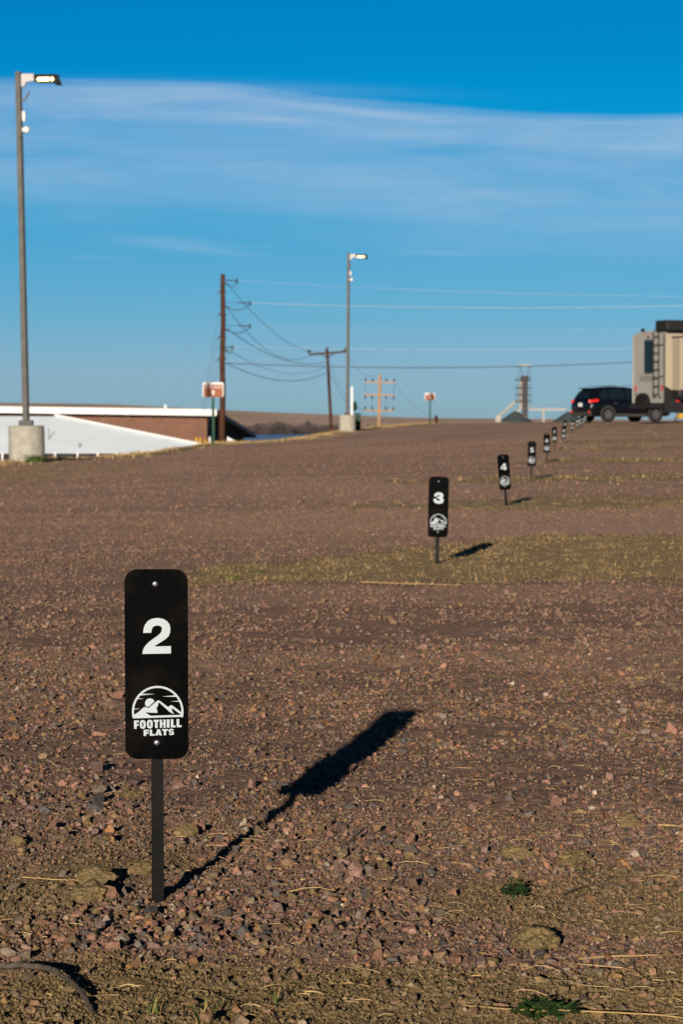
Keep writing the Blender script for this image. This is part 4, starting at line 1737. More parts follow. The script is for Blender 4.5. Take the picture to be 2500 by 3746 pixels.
def pole_root(px, pyb, pxt, pyt, d, label, zfoot=None):
    b = P(px, pyb, d)
    t = P(pxt, pyt, d)
    root = thing('utility_pole', label, 'utility pole', b, (0, math.atan2(t.x - b.x, t.z - b.z), 0), 'wooden utility poles')
    return root, b, t, (t - b).length


D1 = 172
root, b1, t1, H1 = pole_root(813, 1620, 816, 1003, D1, 'tallest dark brown utility pole, with many wire brackets, beside the park sign')
foot = b1.z - (hz(b1.x, b1.y) - 0.3)
mb = MB()
n = 14
pts = [(0.02 * math.sin(i * 1.3), 0, -foot + (H1 + foot) * i / n) for i in range(n + 1)]
mb.tube(pts, 0.20, 14, r2=0.135)
mb.build('pole_shaft', M['wood'], root, smooth=True)


def k1(py):     # height on pole 1 of a photo row
    return (P(815, py, D1) - b1).z


for (py, L_) in ((1024, 0.85), (1106, 1.65), (1190, 1.65), (1268, 0.6)):
    z = k1(py)
    mb = MB()
    x0 = 0.13 if L_ < 1 else 0.9
    mb.tube([(x0, 0, z), (L_, 0, z - 0.05)], 0.035, 6)
    for q in range(3):
        mb.lathe([(0.03, z - 0.17 + q * .09), (0.09, z - 0.14 + q * .09), (0.03, z - 0.10 + q * .09)], 10, c=(L_, 0, 0))
    if L_ > 1:
        mb.tube([(x0, 0, z), (0.12, 0, z - 0.02)], 0.012, 5)
    mb.tube(catenary((L_, 0, z - 0.1), (0.3, 0, z - (0.3 if L_ > 1 else .25)), 0.25, 8), 0.022, 5)
    mb.tube([(0.14, 0, z - (0.24 if L_ > 1 else .18)), (0.36, 0, z - 0.32)], 0.05, 6)
    mb.build('insulator_bracket', M['insul'], root)
    mb = MB()
    zz = z - 0.75
    mb.tube([(-0.12, 0, zz + 0.12), (-0.34, 0, zz - 0.10)], 0.025, 5)
    mb.tube([(-0.28, 0, zz + 0.02), (0.27, 0, zz + 0.02)], 0.035, 5)
    mb.build('guy_bracket', M['insul'], root)

D2 = 240
root2, b2, t2, H2 = pole_root(1213, 1578, 1197, 1270, D2, 'leaning brown utility pole with one crossarm, between tall pole and lamp')
mb = MB()
mb.tube([(0, 0, -(b2.z - hz(b2.x, b2.y)) - 0.4), (0, 0, H2)], 0.16, 12, r2=0.12)
mb.build('pole_shaft', M['wood'], root2, smooth=True)
m2 = 1.0 / (F / D2)
mb = MB()
za = H2 - 22 * m2
mb.box((0.0, -0.15, za), (136 * m2, 0.12, 0.16), 0, (0, math.radians(-1.5), 0))
mb.tube([(-28 * m2, -0.2, za), (0, -0.16, za - 18 * m2)], 0.04, 5)
mb.tube([(28 * m2, -0.2, za), (0, -0.16, za - 18 * m2)], 0.04, 5)
mb.build('crossarm', M['wood'], root2)
for xx in (-66, -2, 66):
    mb = MB()
    z = za + (0.08 if xx else 22 * m2)
    mb.lathe([(0.05, z), (0.13, z + 0.06), (0.13, z + 0.2), (0.05, z + 0.3)], 10, c=(xx * m2, -0.15 if xx else 0, 0))
    mb.build('insulator', M['insul'], root2)

D3 = 300
root3, b3, t3, H3 = pole_root(1387, 1556, 1391, 1370, D3, 'pale new wooden pole with three crossarms, rising behind the gravel rise')
mb = MB()
mb.tube([(0, 0, -(b3.z - hz(b3.x, b3.y)) - 0.4), (0, 0, H3)], 0.20, 12, r2=0.16)
mb.build('pole_shaft', M['woodpale'], root3, smooth=True)
m3 = D3 / F
for (py, il) in ((1398, 1), (1445, -1), (1502, 1)):
    z = (P(1390, py, D3) - b3).z
    mb = MB()
    mb.box((0, -0.2, z), (112 * m3, 0.12, 0.15))
    mb.build('crossarm', M['woodpale'], root3)
    for xx in (-52, -26, 24, 52):
        mb = MB()
        zz = z + 0.08 if il > 0 else z - 0.40
        mb.lathe([(0.05, zz), (0.09, zz + 0.08), (0.09, zz + 0.24), (0.05, zz + 0.32)], 8, c=(xx * m3, -0.2, 0))
        mb.build('insulator', M['insul'], root3)
mb = MB()
for xx in (-52, 52):
    a = (xx * m3, -0.25, (P(1390, 1398, D3) - b3).z)
    c = (xx * m3, -0.25, (P(1390, 1470, D3) - b3).z)
    mb.tube([a, c], 0.03, 4)
for xx in (-30, 24, 40):
    a = Vector((xx * m3, -0.25, (P(1390, 1450, D3) - b3).z))
    c = Vector((xx * m3 * 0.5, -0.25, (P(1390, 1540, D3) - b3).z))
    mb.tube(catenary(a, c, 0.4, 8), 0.025, 4)
mb.build('jumper_wire', M['insul'], root3)


def w1(px, py):
    return P(px, py, D1)


# spans from pole 1 to the right (out of the frame)
E = 120.0
wire(w1(862, 1026), P(2900, 1088, E + 40), 0.25, 0.008, 'topmost pale power line running right from the tall pole', 'wirelight')
wire(w1(914, 1108), P(2900, 1108, E + 40), 0.28, 0.016, 'brightest pale power line, second from the top, running right', 'wirelight')
wire(w1(914, 1190), P(2900, 1196, E + 40), 0.2, 0.006, 'faint pale power line, third from the top, running right', 'wirelight')
wire(w1(846, 1268), P(2900, 1262, E + 40), 0.22, 0.011, 'fourth pale power line running right above the crossarm pole', 'wirelight')
wire(w1(826, 1328), P(2900, 1286, E + 40), 0.55, 0.026, 'lowest dark cable running from the tall pole to the camper', 'wire')
# drops to pole 2
def w2(px, py):
    return P(px, py, D2)


wire(w1(830, 1035), w2(1133, 1286), 0.75, 0.016, 'uppermost dark sagging wire between the tall pole and crossarm pole')
wire(w1(832, 1126), w2(1133, 1300), 1.4, 0.018, 'second dark sagging wire between the tall and crossarm poles')
wire(w1(832, 1203), w2(1190, 1325), 0.85, 0.022, 'third dark sagging wire between the tall and crossarm poles')
wire(w1(828, 1275), w2(1192, 1342), 1.0, 0.014, 'fourth dark sagging wire between the tall and crossarm poles')
wire(w1(828, 1328), w2(1192, 1365), 0.85, 0.022, 'lowest dark sagging wire between the tall and crossarm poles')
wire(w2(1133, 1284), w2(1262, 1282), 0.15, 0.018, 'short wire bridging the ends of the crossarm pole')
wire(w2(1264, 1290), P(1390, 1368, D3), 0.9, 0.012, 'thin wire from the crossarm pole down to the pale pole top')
wire(w2(1205, 1335), P(1340, 1500, D3), 1.0, 0.012, 'thin wire from the leaning pole to the pale pole lower arm')
wire(w2(1205, 1360), P(1285, 1500, 250), 0.2, 0.016, 'steep guy wire right of the leaning pole')
wire(P(1440, 1398, D3), P(1660, 1530, 420), 1.5, 0.014, 'thin wire falling right from the pale pole')
# guy wires
for i, (py, ex, ey) in enumerate(((1068, 300, 1618), (1143, 378, 1625), (1222, 462, 1625), (1301, 535, 1627))):
    wire(w1(806, py), P(ex, ey, 158), 0.0, 0.007, ['topmost', 'second', 'third', 'lowest'][i] + ' of the pale guy wires slanting left to the brick wall', 'wirelight', 'guy_wire', 'guy wires of the tall pole')
for i, (py, ex, ey) in enumerate(((1150, 740, 1490), (1232, 752, 1490), (1312, 772, 1490))):
    a = w1(800, py)
    c = P(ex, ey, D1)
    c = a + (c - a) * 1.45
    wire(a, c, 0.0, 0.010, ['leftmost', 'middle', 'rightmost'][i] + ' of the three steep dark guy wires beside the tall pole', 'wire', 'guy_wire', 'guy wires of the tall pole')


# ------------------------------------------------------------------ building at the left, below the bank
def quad_slab(mb, pts, th, mi=0):
    top = [Vector(p) for p in pts]
    bot = [p - Vector((0, 0, th)) for p in top]
    n = len(pts)
    mb.add(top + bot, [tuple(range(n)), tuple(range(n, 2 * n))[::-1]] + [(i, (i + 1) % n, n + (i + 1) % n, n + i) for i in range(n)], mi)


DB = 190
bc = P(757, 1520, DB)              # brick corner
zt = P(757, 1487, DB).z
zb = P(757, 1524, DB).z
zg = -3.4
root = thing('brick_building', 'long brown brick building with thick white fascia, below the bank', 'building', (bc.x, bc.y, zg))
O = Vector((bc.x, bc.y, zg))
backr = P(892, 1600, 244)
mb = MB()
X0 = -60
f0 = Vector((X0, 0, 0))
mb.add([(X0, 0, 0), (0, 0, 0), (0, 0, zb - zg + .05), (X0, 0, zb - zg + 0.35)], [(0, 1, 2, 3)])
mb.add([(X0, 0, 0), (X0, 0.3, 0), (X0, 0.3, zb - zg + .3), (X0, 0, zb - zg + 0.3)], [(0, 1, 2, 3)])
mb.build('front_wall', M['brick'], root)
mb = MB()
bx, by = backr.x - O.x, backr.y - O.y
zbk = P(892, 1572, 244).z - zg
mb.add([(0.0, 0.02, 0), (bx, by, 0), (bx, by, zbk), (0.0, 0.02, zb - zg)], [(0, 1, 2, 3)])
mb.add([(bx, by, 0), (X0, by, 0), (X0, by, zbk), (bx, by, zbk)], [(0, 1, 2, 3)])
mb.build('side_wall', M['shadewall'], root)  # shade on this wall is put into its near-black colour
# roof falls away to the back, its rake hangs over the side wall
fr = P(795, 1499, DB - 1.0)
br_ = P(938, 1590, 250)
zl = P(0, 1487, DB).z
mb = MB()
quad_slab(mb, [Vector((X0, -0.9, zl + 0.02 - zg + (zl - P(795, 1498, DB).z) * 1.6)), fr - O, br_ - O, Vector((X0, by + 5, br_.z - zg))], 0.28)
mb.build('roof', M['roofgrey'], root)
mb = MB()
zr = P(795, 1497.5, DB - 1.05).z - zg
Xe = fr.x - O.x - 0.05
zx = zr + (zl - P(795, 1498, DB).z) * (Xe - X0) / (P(795, 0, DB).x - P(0, 0, DB).x)
th = 0.43
mb.add([(X0, -1.05, zx), (Xe, -1.05, zr), (Xe, -1.05, zr - th), (X0, -1.05, zx - th),
        (X0, -0.93, zx), (Xe, -0.93, zr), (Xe, -0.93, zr - th), (X0, -0.93, zx - th)],
       [(0, 1, 2, 3), (7, 6, 5, 4), (0, 4, 5, 1), (3, 2, 6, 7), (1, 5, 6, 2), (0, 3, 7, 4)])
for xs in range(-36, -1, 6):
    zz = zr + (zx - zr) * (Xe - xs) / (Xe - X0)
    mb.box((xs, -1.062, zz - th / 2), (0.06, 0.02, th * 0.96))
mb.build('fascia', M['white'], root)
mb = MB()
vp = P(603, 1495, DB + 1)
mb.tube([vp - O - Vector((0, 0, 0.4)), P(603, 1479, DB + 1) - O], 0.05, 8)
mb.tube([P(607, 1495, DB + 1) - O - Vector((0, 0, 0.4)), P(607, 1482, DB + 1) - O], 0.04, 8)
mb.build('vent_pipe', M['white'], root)

# low wing with the big white roof
ra = P(200, 1523, 140)
pr = P(738, 1630.5, 136.1)
cr_ = P(440, 1657, 135.05)
nl = P(-400, 1663, 135)
fl = P(-500, 1521, 140)
O2 = Vector((cr_.x, cr_.y, -3.3))
root = thing('white_roof_building', 'low building wing under a broad sloping white metal roof, behind the fence', 'building', O2)
mb = MB()
quad_slab(mb, [nl - O2, cr_ - O2, pr - O2, ra - O2, fl - O2], 0.12)
mb.build('roof', M['roofwhite'], root)
mb = MB()
e1, e2 = pr - O2 + Vector((0, 0, 0.07)), ra - O2 + Vector((0, 0, 0.07))
mb.tube([e1, e2], 0.055, 6)
mb.build('ridge_trim', M['white'], root)
mb = MB()
for (a, c) in ((nl, cr_), (cr_, pr)):
    a2, c2 = a - O2, c - O2
    dv = Vector((0, 0.35, -0.12))
    a2 = a2 + dv
    c2 = c2 + dv + Vector((-0.3, 0, 0))
    mb.add([(a2.x, a2.y, 0), (c2.x, c2.y, 0), c2, a2], [(0, 1, 2, 3)])
mb.build('wall', M['brick'], root)
for (px, py0, py1) in ((178, 1608, 1565), (290, 1637, 1618)):
    mb = MB()
    dd = 135.05 + (1657 - py0) / 134.0 * 4.9
    mb.tube([P(px, py0 + 4, dd) - O2, P(px, py1, dd) - O2], 0.022, 8)
    mb.build('vent_pipe', M['poledark'] if px > 200 else M['pole'], root)

# fence of white posts in front of it, with a plain dark band between
fa, fb = P(-120, 1660, 118), P(440, 1658, 122)
O3 = Vector((fa.x, fa.y, -3.2))
root = thing('fence', 'low fence of white posts along a dark band before the white roof', 'fence', O3)
mb = MB()
a, c = fa - O3, fb - O3
mb.add([(a.x, 0, 0), (c.x, c.y, 0), (c.x, c.y, c.z), (a.x, 0, a.z), (a.x, .06, 0), (c.x, c.y + .06, 0), (c.x, c.y + .06, c.z), (a.x, .06, a.z)],
       [(0, 1, 2, 3), (7, 6, 5, 4), (3, 2, 6, 7), (0, 3, 7, 4), (1, 5, 6, 2)])
mb.build('dark_band', M['poledark'], root)
for px in (5, 110, 197, 280, 355, 425):
    t_ = (px + 120) / 560.0
    q = fa.lerp(fb, t_) - O3
    mb = MB()
    mb.box((q.x, q.y - 0.08, q.z / 2 + 0.02), (0.07, 0.07, q.z + 0.06))
    mb.build('fence_post', M['white'], root)

# bollards by the brick building
for i, (px, pt, col) in enumerate(((718, 1599, 'yellow'), (732, 1600, 'yellow'), (751, 1607, 'yellow'), (790, 1613, 'yellow'), (767, 1597, 'white'))):
    t = P(px, pt, 150 if col == 'yellow' else 152)
    g = hz(t.x, t.y)
    mb = MB()
    h = t.z - g
    mb.lathe([(0.055, -0.1), (0.055, h - 0.03), (0.04, h - 0.008), (0.015, h)], 12)
    lab = ['yellow bollard, leftmost before the brick wall', 'yellow bollard, second from the left before the brick wall',
           'yellow bollard before the brick wall corner', 'yellow bollard right of the green sign post', 'short white bollard left of the green sign post'][i]
    o = mb.build('bollard', M[col], smooth=True, loc=(t.x, t.y, g))
    tag(o, lab, 'bollard', 'bollards by the brick building')
# plain white triangular prism on a thin dark support
tt = P(842, 1610, 150)
g = hz(tt.x, tt.y)
root = thing('white_triangle', 'bright white pointed shape before the dark side wall of the brick building', 'white_shape', (tt.x, tt.y, g))
q1, q2, q3 = P(831, 1597, 150) - Vector((tt.x, tt.y, g)), P(857, 1611, 150) - Vector((tt.x, tt.y, g)), P(832, 1625, 150) - Vector((tt.x, tt.y, g))
mb = MB()
mb.prism([(q1.x, q1.z), (q2.x, q2.z), (q3.x, q3.z)], 0, 0.5)
mb.build('triangle', M['white'], root)
mb = MB()
mb.box((0, 0.25, q3.z / 2), (0.05, 0.05, q3.z))
mb.build('support', M['poledark'], root)

# green cabinet, white post and hydrant head by the second lamp
q = P(1309, 1572, 139)
root = thing('utility_cabinet', 'dark green cabinet standing behind the small concrete lamp base', 'cabinet', q)
mb = MB()
mb.box((0, 0, 0.37), (0.30, 0.5, 0.76))
mb.build('body', M['greenbox'], root, bevel=0.02)
mb = MB()
mb.box((0, 0, 0.79), (0.34, 0.54, 0.05))
mb.build('lid', M['greenbox'], root, bevel=0.01)
q = P(1288, 1577, 140.5)
root = thing('marker_post', 'thin white post with a dark green holder, right of the distant lamp', 'post', q)
mb = MB()
mb.box((0, 0, 1.05), (0.10, 0.04, 2.3))
mb.build('post', M['white'], root, bevel=0.01)
mb = MB()
mb.lathe([(0.04, 1.0), (0.10, 1.06), (0.12, 1.25), (0.06, 1.42), (0.02, 1.5)], 10, c=(0.15, 0.03, 0))
mb.box((0.12, 0.02, 1.12), (0.16, 0.05, 0.08))
mb.build('holder', M['greenbox'], root, smooth=True)
q = P(1597, 1552, 172)
root = tag(MB().lathe([(0.10, -0.2), (0.10, 0.40), (0.08, 0.52), (0.03, 0.56)], 10).build('wooden_post', M['wood'], smooth=True, loc=q), 'short dark wooden post right of the distant brown sign', 'post')


# ------------------------------------------------------------------ car
def wheel(parent, x, y, r, w, side):
    mb = MB()
    mb.lathe([(r * 0.62, -w / 2), (r * 0.9, -w / 2), (r, -w * 0.32), (r, w * 0.32), (r * 0.9, w / 2), (r * 0.62, w / 2)], 32, c=(x, y, r), axis='y', cap=False)
    o = mb.build('wheel', M['tyre'], parent, smooth=True)
    mb = MB()
    yo = y + side * w * 0.50
    n = 10
    mb.lathe([(r * 0.66, -0.01), (r * 0.66, 0.01)], 28, c=(x, yo - side * 0.05, r), axis='y', mi=1)
    ring = []
    for k in range(28):
        a = 2 * PI * k / 28
        a2 = 2 * PI * (k + 1) / 28
        vs = []
        for (rr, yy) in ((r * 0.66, yo), (r * 0.58, yo), (r * 0.58, yo - side * 0.04), (r * 0.66, yo - side * 0.04)):
            vs.append((x + rr * math.cos(a), yy, r + rr * math.sin(a)))
        for (rr, yy) in ((r * 0.66, yo), (r * 0.58, yo), (r * 0.58, yo - side * 0.04), (r * 0.66, yo - side * 0.04)):
            vs.append((x + rr * math.cos(a2), yy, r + rr * math.sin(a2)))
        mb.add(vs, [(0, 1, 5, 4), (1, 2, 6, 5)])
    for k in range(5):
        a = 2 * PI * k / 5 + 0.3
        mb.box((x + math.cos(a) * r * 0.34, yo, r + math.sin(a) * r * 0.34), (r * 0.56, 0.02, 0.055), 0, (0, -a, 0))
    mb.lathe([(0.06, -0.012), (0.06, 0.012)], 14, c=(x, yo, r), axis='y')
    mb.build('rim', [M['rim'], M['fixture']], o)
    return o


def build_car():
    d = 136.0
    rw = P(2222, 1544, d)          # right rear wheel contact
    yaw = math.radians(27)
    root = thing('parked_car', 'dark navy SUV with red tail lights parked behind the camper', 'car')
    f = Vector((math.cos(yaw), math.sin(yaw), 0))
    l = Vector((-math.sin(yaw), math.cos(yaw), 0))
    root.location = rw + l * 0.82
    root.location.z = rw.z
    root.rotation_euler = (0, 0, yaw)
    # stations: x, z_bottom, z_belt, z_top, half widths: sill, belt, top
    st = [(-0.98, 0.42, 0.72, 0.86, 0.74, 0.80, 0.70), (-0.95, 0.34, 0.80, 1.00, 0.84, 0.88, 0.78), (-0.86, 0.30, 0.95, 1.16, 0.90, 0.92, 0.78),
          (-0.70, 0.28, 1.02, 1.40, 0.92, 0.93, 0.72), (-0.50, 0.28, 1.05, 1.585, 0.93, 0.935, 0.67), (-0.2, 0.27, 1.05, 1.64, 0.93, 0.94, 0.66),
          (0.5, 0.25, 1.04, 1.685, 0.93, 0.94, 0.67), (1.2, 0.25, 1.02, 1.68, 0.93, 0.94, 0.66), (1.75, 0.25, 1.01, 1.60, 0.93, 0.94, 0.64),
          (2.15, 0.25, 1.02, 1.36, 0.93, 0.935, 0.68), (2.50, 0.25, 1.02, 1.12, 0.93, 0.93, 0.76), (3.0, 0.26, 0.95, 1.04, 0.92, 0.92, 0.76),
          (3.45, 0.28, 0.82, 0.92, 0.88, 0.87, 0.70), (3.68, 0.34, 0.66, 0.76, 0.74, 0.74, 0.6)]
    vs, fs = [], []
    for (x, z0, z1, z2, w0, w1_, w2_) in st:
        prof = [(0, z0), (w0 * 0.9, z0), (w0, z0 + 0.12), (w1_, (z0 + z1) / 2 + .1), (w1_ * 0.985, z1), (w2_ + (w1_ - w2_) * .35, z1 + (z2 - z1) * 0.62), (w2_, z2 - 0.05), (w2_ * 0.8, z2), (0, z2 + 0.02)]
        ring = [(x, y, z) for y, z in prof] + [(x, -y, z) for y, z in prof[-2:0:-1]]
        vs += ring
    n = len(ring)
    for i in range(len(st) - 1):
        for k in range(n):
            fs.append((i * n + k, i * n + (k + 1) % n, (i + 1) * n + (k + 1) % n, (i + 1) * n + k))
    fs.append(tuple(range(n)))
    fs.append(tuple((len(st) - 1) * n + k for k in range(n))[::-1])
    mb = MB()
    mb.add(vs, fs)
    body = mb.build('body', M['carpaint'], root, smooth=True)

    def side_z(x, frac):
        for a, b in zip(st, st[1:]):
            if a[0] <= x <= b[0]:
                t = (x - a[0]) / (b[0] - a[0])
                s = [a[i] + (b[i] - a[i]) * t for i in range(7)]
                break
        z1, z2, w1_, w2_ = s[2], s[3], s[5], s[6]
        z = z1 + (z2 - z1) * frac
        if frac <= 0.62:
            w = w1_ * 0.985 + (w2_ + (w1_ - w2_) * .35 - w1_ * 0.985) * frac / 0.62
        else:
            w = w2_ + (w1_ - w2_) * .35 - (w1_ - w2_) * .35 * (frac - .62) / .38
        return w, z
    for sgn in (-1, 1):
        for (xs) in ([(-0.42, .15, .55), (-0.15, .12, .8), (0.05, .1, .8)], [(0.13, .1, .8), (0.55, .1, .82), (0.95, .1, .82)], [(1.03, .1, .82), (1.5, .1, .80), (1.85, .1, .68), (2.1, .1, .42)]):
            mb = MB()
            g = []
            for (x, a, b) in xs:
                for fr_ in (a, (a + b) / 2, b):
                    w, z = side_z(x, fr_)
                    g.append((x, sgn * (w + 0.008), z))
            mb.add(g, [(i * 3 + j, i * 3 + j + 1, i * 3 + j + 4, i * 3 + j + 3) for i in range(len(xs) - 1) for j in range(2)])
            mb.build('side_window', M['carglass'], root)
    mb = MB()
    g = []
    for (x, z, w) in ((-0.885, 1.13, 0.66), (-0.715, 1.39, 0.60), (-0.60, 1.50, 0.56)):
        g += [(x - 0.035, -w, z), (x - 0.035, w, z)]
    mb.add(g, [(0, 1, 3, 2), (2, 3, 5, 4)])
    mb.build('rear_window', M['carglass'], root)
    mb = MB()
    mb.box((-0.55, 0, 1.60), (0.34, 1.22, 0.035), 0, (0, 0.12, 0))
    mb.build('spoiler', M['carpaint'], root, bevel=0.01)
    for sgn in (-1, 1):
        mb = MB()
        mb.box((-0.90, sgn * 0.70, 0.985), (0.10, 0.32, 0.13), 0, (0, 0.15, sgn * 0.25))
        mb.box((-0.72, sgn * 0.905, 1.02), (0.34, 0.09, 0.11), 0, (0, -0.10, sgn * 0.12))
        mb.build('tail_light', M['red'], root, bevel=0.015)
        mb = MB()
        mb.box((-0.955, sgn * 0.72, 0.50), (0.06, 0.24, 0.07), 0, (0, 0, sgn * 0.3))
        mb.build('reflector', M['red'], root)
    mb = MB()
    mb.box((-0.985, 0.0, 0.83), (0.02, 0.34, 0.17))
    mb.build('license_plate', M['white'], root)
    mb = MB()
    mb.box((-0.93, 0, 0.40), (0.16, 1.72, 0.16))
    mb.build('bumper_trim', M['plastic'], root, bevel=0.02)
    for sgn in (-1, 1):
        MB().box((1.35, sgn * 0.925, 0.33), (1.75, 0.05, 0.14)).build('sill_trim', M['plastic'], root, bevel=0.02)
    for sgn in (-1, 1):
        mb = MB()
        for x0, x1 in ((-0.25, 0.75), (0.80, 1.55)):
            mb.tube([(x0, sgn * 0.60, 1.66), (x0 + 0.08, sgn * 0.60, 1.735), (x1 - 0.08, sgn * 0.60, 1.745), (x1, sgn * 0.60, 1.69)], 0.014, 6)
        mb.build('roof_rail', M['rim'], root)
        for x in (0.42, 1.45):
            mb = MB()
            mb.box((x, sgn * 0.955, 0.90), (0.16, 0.03, 0.03))
            mb.build('door_handle', M['rim'], root, bevel=0.006)
        mb = MB()
        mb.box((1.95, sgn * 1.03, 1.06), (0.12, 0.2, 0.14))
        mb.build('mirror', M['carpaint'], root, bevel=0.03)
        for x in (0.0, 2.70):
            mb = MB()
            mb.lathe([(0.415, -0.01), (0.415, 0.01)], 28, c=(x, sgn * 0.935, 0.37), axis='y')
            mb.build('wheel_arch', M['plastic'], root)
            wheel(root, x, sgn * 0.86, 0.36, 0.22, sgn)


build_car()


# ------------------------------------------------------------------ camper
def build_camper():
    d = 108.0
    c = P(2433, 1549, d)
    gz = 0.81
    hd = Vector((0.917, 0.40, 0))
    root = thing('camper_trailer', 'tall beige and grey camper trailer with ladder, cut by the right edge', 'camper', (c.x, c.y, gz), (0, 0, math.atan2(hd.y, hd.x)))
    W, Lg = 2.40, 9.0
    z0, z1 = 0.80, 3.50
    # local: x forward, y left (0..W), rear face at x=0, right side at y=0
    mb = MB()
    sec = [(0.0, z0), (W, z0), (W, z1 - 0.10), (W - 0.3, z1 + 0.01), (W / 2, z1 + 0.055), (0.3, z1 + 0.01), (0.0, z1 - 0.02)]
    vs = [(0, y, z) for y, z in sec] + [(Lg, y, z) for y, z in sec]
    n = len(sec)
    mb.add(vs, [(i, (i + 1) % n, n + (i + 1) % n, n + i) for i in range(n)], 1)
    mb.add(vs, [tuple(range(n)), tuple(range(n, 2 * n))[::-1]], 0)
    mb.build('body', [M['rvrear'], M['rvside']], root)

    def yf(f):                # fraction from the left edge of the rear as seen
        return W * (1 - f)
    # corner mouldings
    for y in (0.0, W):
        mb = MB()
        mb.box((-0.01, y, (z0 + z1 - 0.06) / 2), (0.05, 0.035, z1 - z0 - 0.08))
        mb.build('corner_trim', M['galv'] if y else M['plastic'], root)
    mb = MB()
    mb.box((-0.012, (yf(.375) + yf(.65)) / 2, 2.57), (0.02, 0.72, 1.30))
    wf = mb.build('rear_window', M['plastic'], root, bevel=0.008)
    mb = MB()
    mb.box((-0.024, (yf(.375) + yf(.65)) / 2, 2.57), (0.012, 0.60, 1.18))
    mb.build('pane', M['rvglass'], wf)
    # ladder
    mb = MB()
    ya, yb = yf(0.745), yf(0.915)
    for y in (ya, yb):
        mb.tube([(-0.02, y, 3.55), (-0.10, y, 3.60), (-0.15, y, 3.45), (-0.15, y, 1.05), (-0.02, y, 0.98)], 0.022, 6)
    for k in range(8):
        z = 1.12 + k * 0.315
        mb.tube([(-0.15, ya, z), (-0.15, yb, z)], 0.020, 6)
    for z in (1.8, 3.0):
        mb.tube([(-0.15, yb, z), (-0.01, yb - 0.18, z)], 0.016, 5)
    mb.build('ladder', M['rvdark'], root)
    for y in (yf(0.08), yf(0.93)):
        mb = MB()
        mb.box((-0.015, y, 1.37), (0.03, 0.13, 0.22))
        mb.build('tail_light', M['reddim'], root, bevel=0.012)
    mb = MB()
    mb.box((-0.012, yf(0.08), 1.13), (0.02, 0.12, 0.06))
    mb.build('outlet_cover', M['rvdark'], root)
    for f_, z in ((0.38, 3.43), (0.50, 3.45), (0.62, 3.43), (0.07, 3.22), (0.965, 3.25)):
        mb = MB()
        mb.box((-0.012, yf(f_), z), (0.02, 0.09, 0.035))
        mb.build('marker_light', M['reddim'], root)
    mb = MB()
    mb.box((-0.03, yf(0.50), 3.31), (0.06, 0.10, 0.07))
    mb.box((-0.02, yf(0.32), 3.60), (0.12, 0.12, 0.12))
    mb.build('rear_camera', M['rvdark'], root, bevel=0.01)
    # lettering: the text plane faces -x, reading from left (high y) to right
    tb = MB()
    place_text(tb, 'Sandpiper', 0, 1.28, 0, 0.40, 0, 0.0, shear=0.35)
    tb.v = [(-0.008, yf(0.20) - p[0], 1.54 + p[2]) for p in tb.v]
    tb.build('lettering', M['letter'], root)
    # spare tyre in a dark cover
    mb = MB()
    mb.lathe([(0.20, -0.10), (0.36, -0.10), (0.43, -0.05), (0.43, 0.05), (0.36, 0.10), (0.20, 0.10)], 28, c=(0, 0, 0), axis='y')
    mb.v = [(p[1] - 0.14, yf(0.40) + p[0] * 1.2, 0.84 + p[2] * 0.8) for p in mb.v]
    mb.build('spare_tyre', M['tyre'], root, smooth=True)
    mb = MB()
    mb.box((-0.20, W / 2, 0.66), (0.12, W - 0.1, 0.13))
    mb.box((0.3, 0.4, 0.68), (1.2, 0.08, 0.16))
    mb.box((0.3, W - 0.4, 0.68), (1.2, 0.08, 0.16))
    mb.box((Lg / 2, W / 2, 0.66), (Lg - 0.2, W - 0.25, 0.20))
    mb.build('bumper', M['rvdark'], root, bevel=0.01)
    # slide-out room on the right side
    sl = MB()
    x0, x1 = 0.32, 5.2
    sl.box(((x0 + x1) / 2, -0.30, 2.18), (x1 - x0, 0.60, 2.15))
    so = sl.build('slide_out', M['rvside'], root, bevel=0.015)
    mb = MB()
    mb.box(((x0 + x1) / 2, -0.33, 3.285), (x1 - x0 + 0.06, 0.62, 0.05))
    mb.build('slide_top_trim', M['rvdark'], so)
    # fascia, dark lower graphic and skirt of the side
    mb = MB()
    mb.add([(0.0, -0.012, 1.45), (0.32, -0.012, 1.28), (0.32, -0.012, 0.55), (0.0, -0.012, 0.55)], [(0, 1, 2, 3)])
    mb.add([(x0 - 0.0, -0.612, 1.30), (2.6, -0.612, 0.98), (5.2, -0.612, 0.98), (5.2, -0.612, 0.94), (x0, -0.612, 0.94)], [(0, 1, 2, 3, 4)])
    mb.add([(x0 - 0.008, -0.0, 1.30), (x0 - 0.008, -0.60, 1.26), (x0 - 0.008, -0.60, 1.10), (x0 - 0.008, 0, 1.10)], [(0, 1, 2, 3)])
    mb.box((Lg / 2, -0.02, 0.78), (Lg, 0.03, 0.72))
    mb.box(((x0 + x1) / 2, -0.30, 1.04), (x1 - x0, 0.58, 0.14))
    mb.build('lower_skirt', M['rvdark'], root)
    mb = MB()
    mb.box((0.55, -0.05, 0.88), (0.14, 0.03, 0.10))
    mb.build('side_reflector', M['reddim'], root)
    # rolled awning / roof unit
    mb = MB()
    mb.box((2.3, -0.05, 3.72), (5.0, 0.9, 0.40))
    aw = mb.build('roof_awning', M['rvdark'], root, bevel=0.06)
    mb = MB()
    place_text(mb, 'COOL', 0, 0.5, 0, 0.12, 0, 0.0)
    mb.v = []
    # stabiliser jack on a yellow block
    jk = MB()
    jx, jy = 0.95, 0.25
    jk.tube([(jx, jy, 0.62), (jx, jy, 0.30)], 0.05, 8)
    jk.tube([(jx - 0.30, jy, 0.55), (jx + 0.30, jy, 0.50)], 0.03, 6)
    jk.box((jx, jy, 0.44), (0.7, 0.12, 0.05))
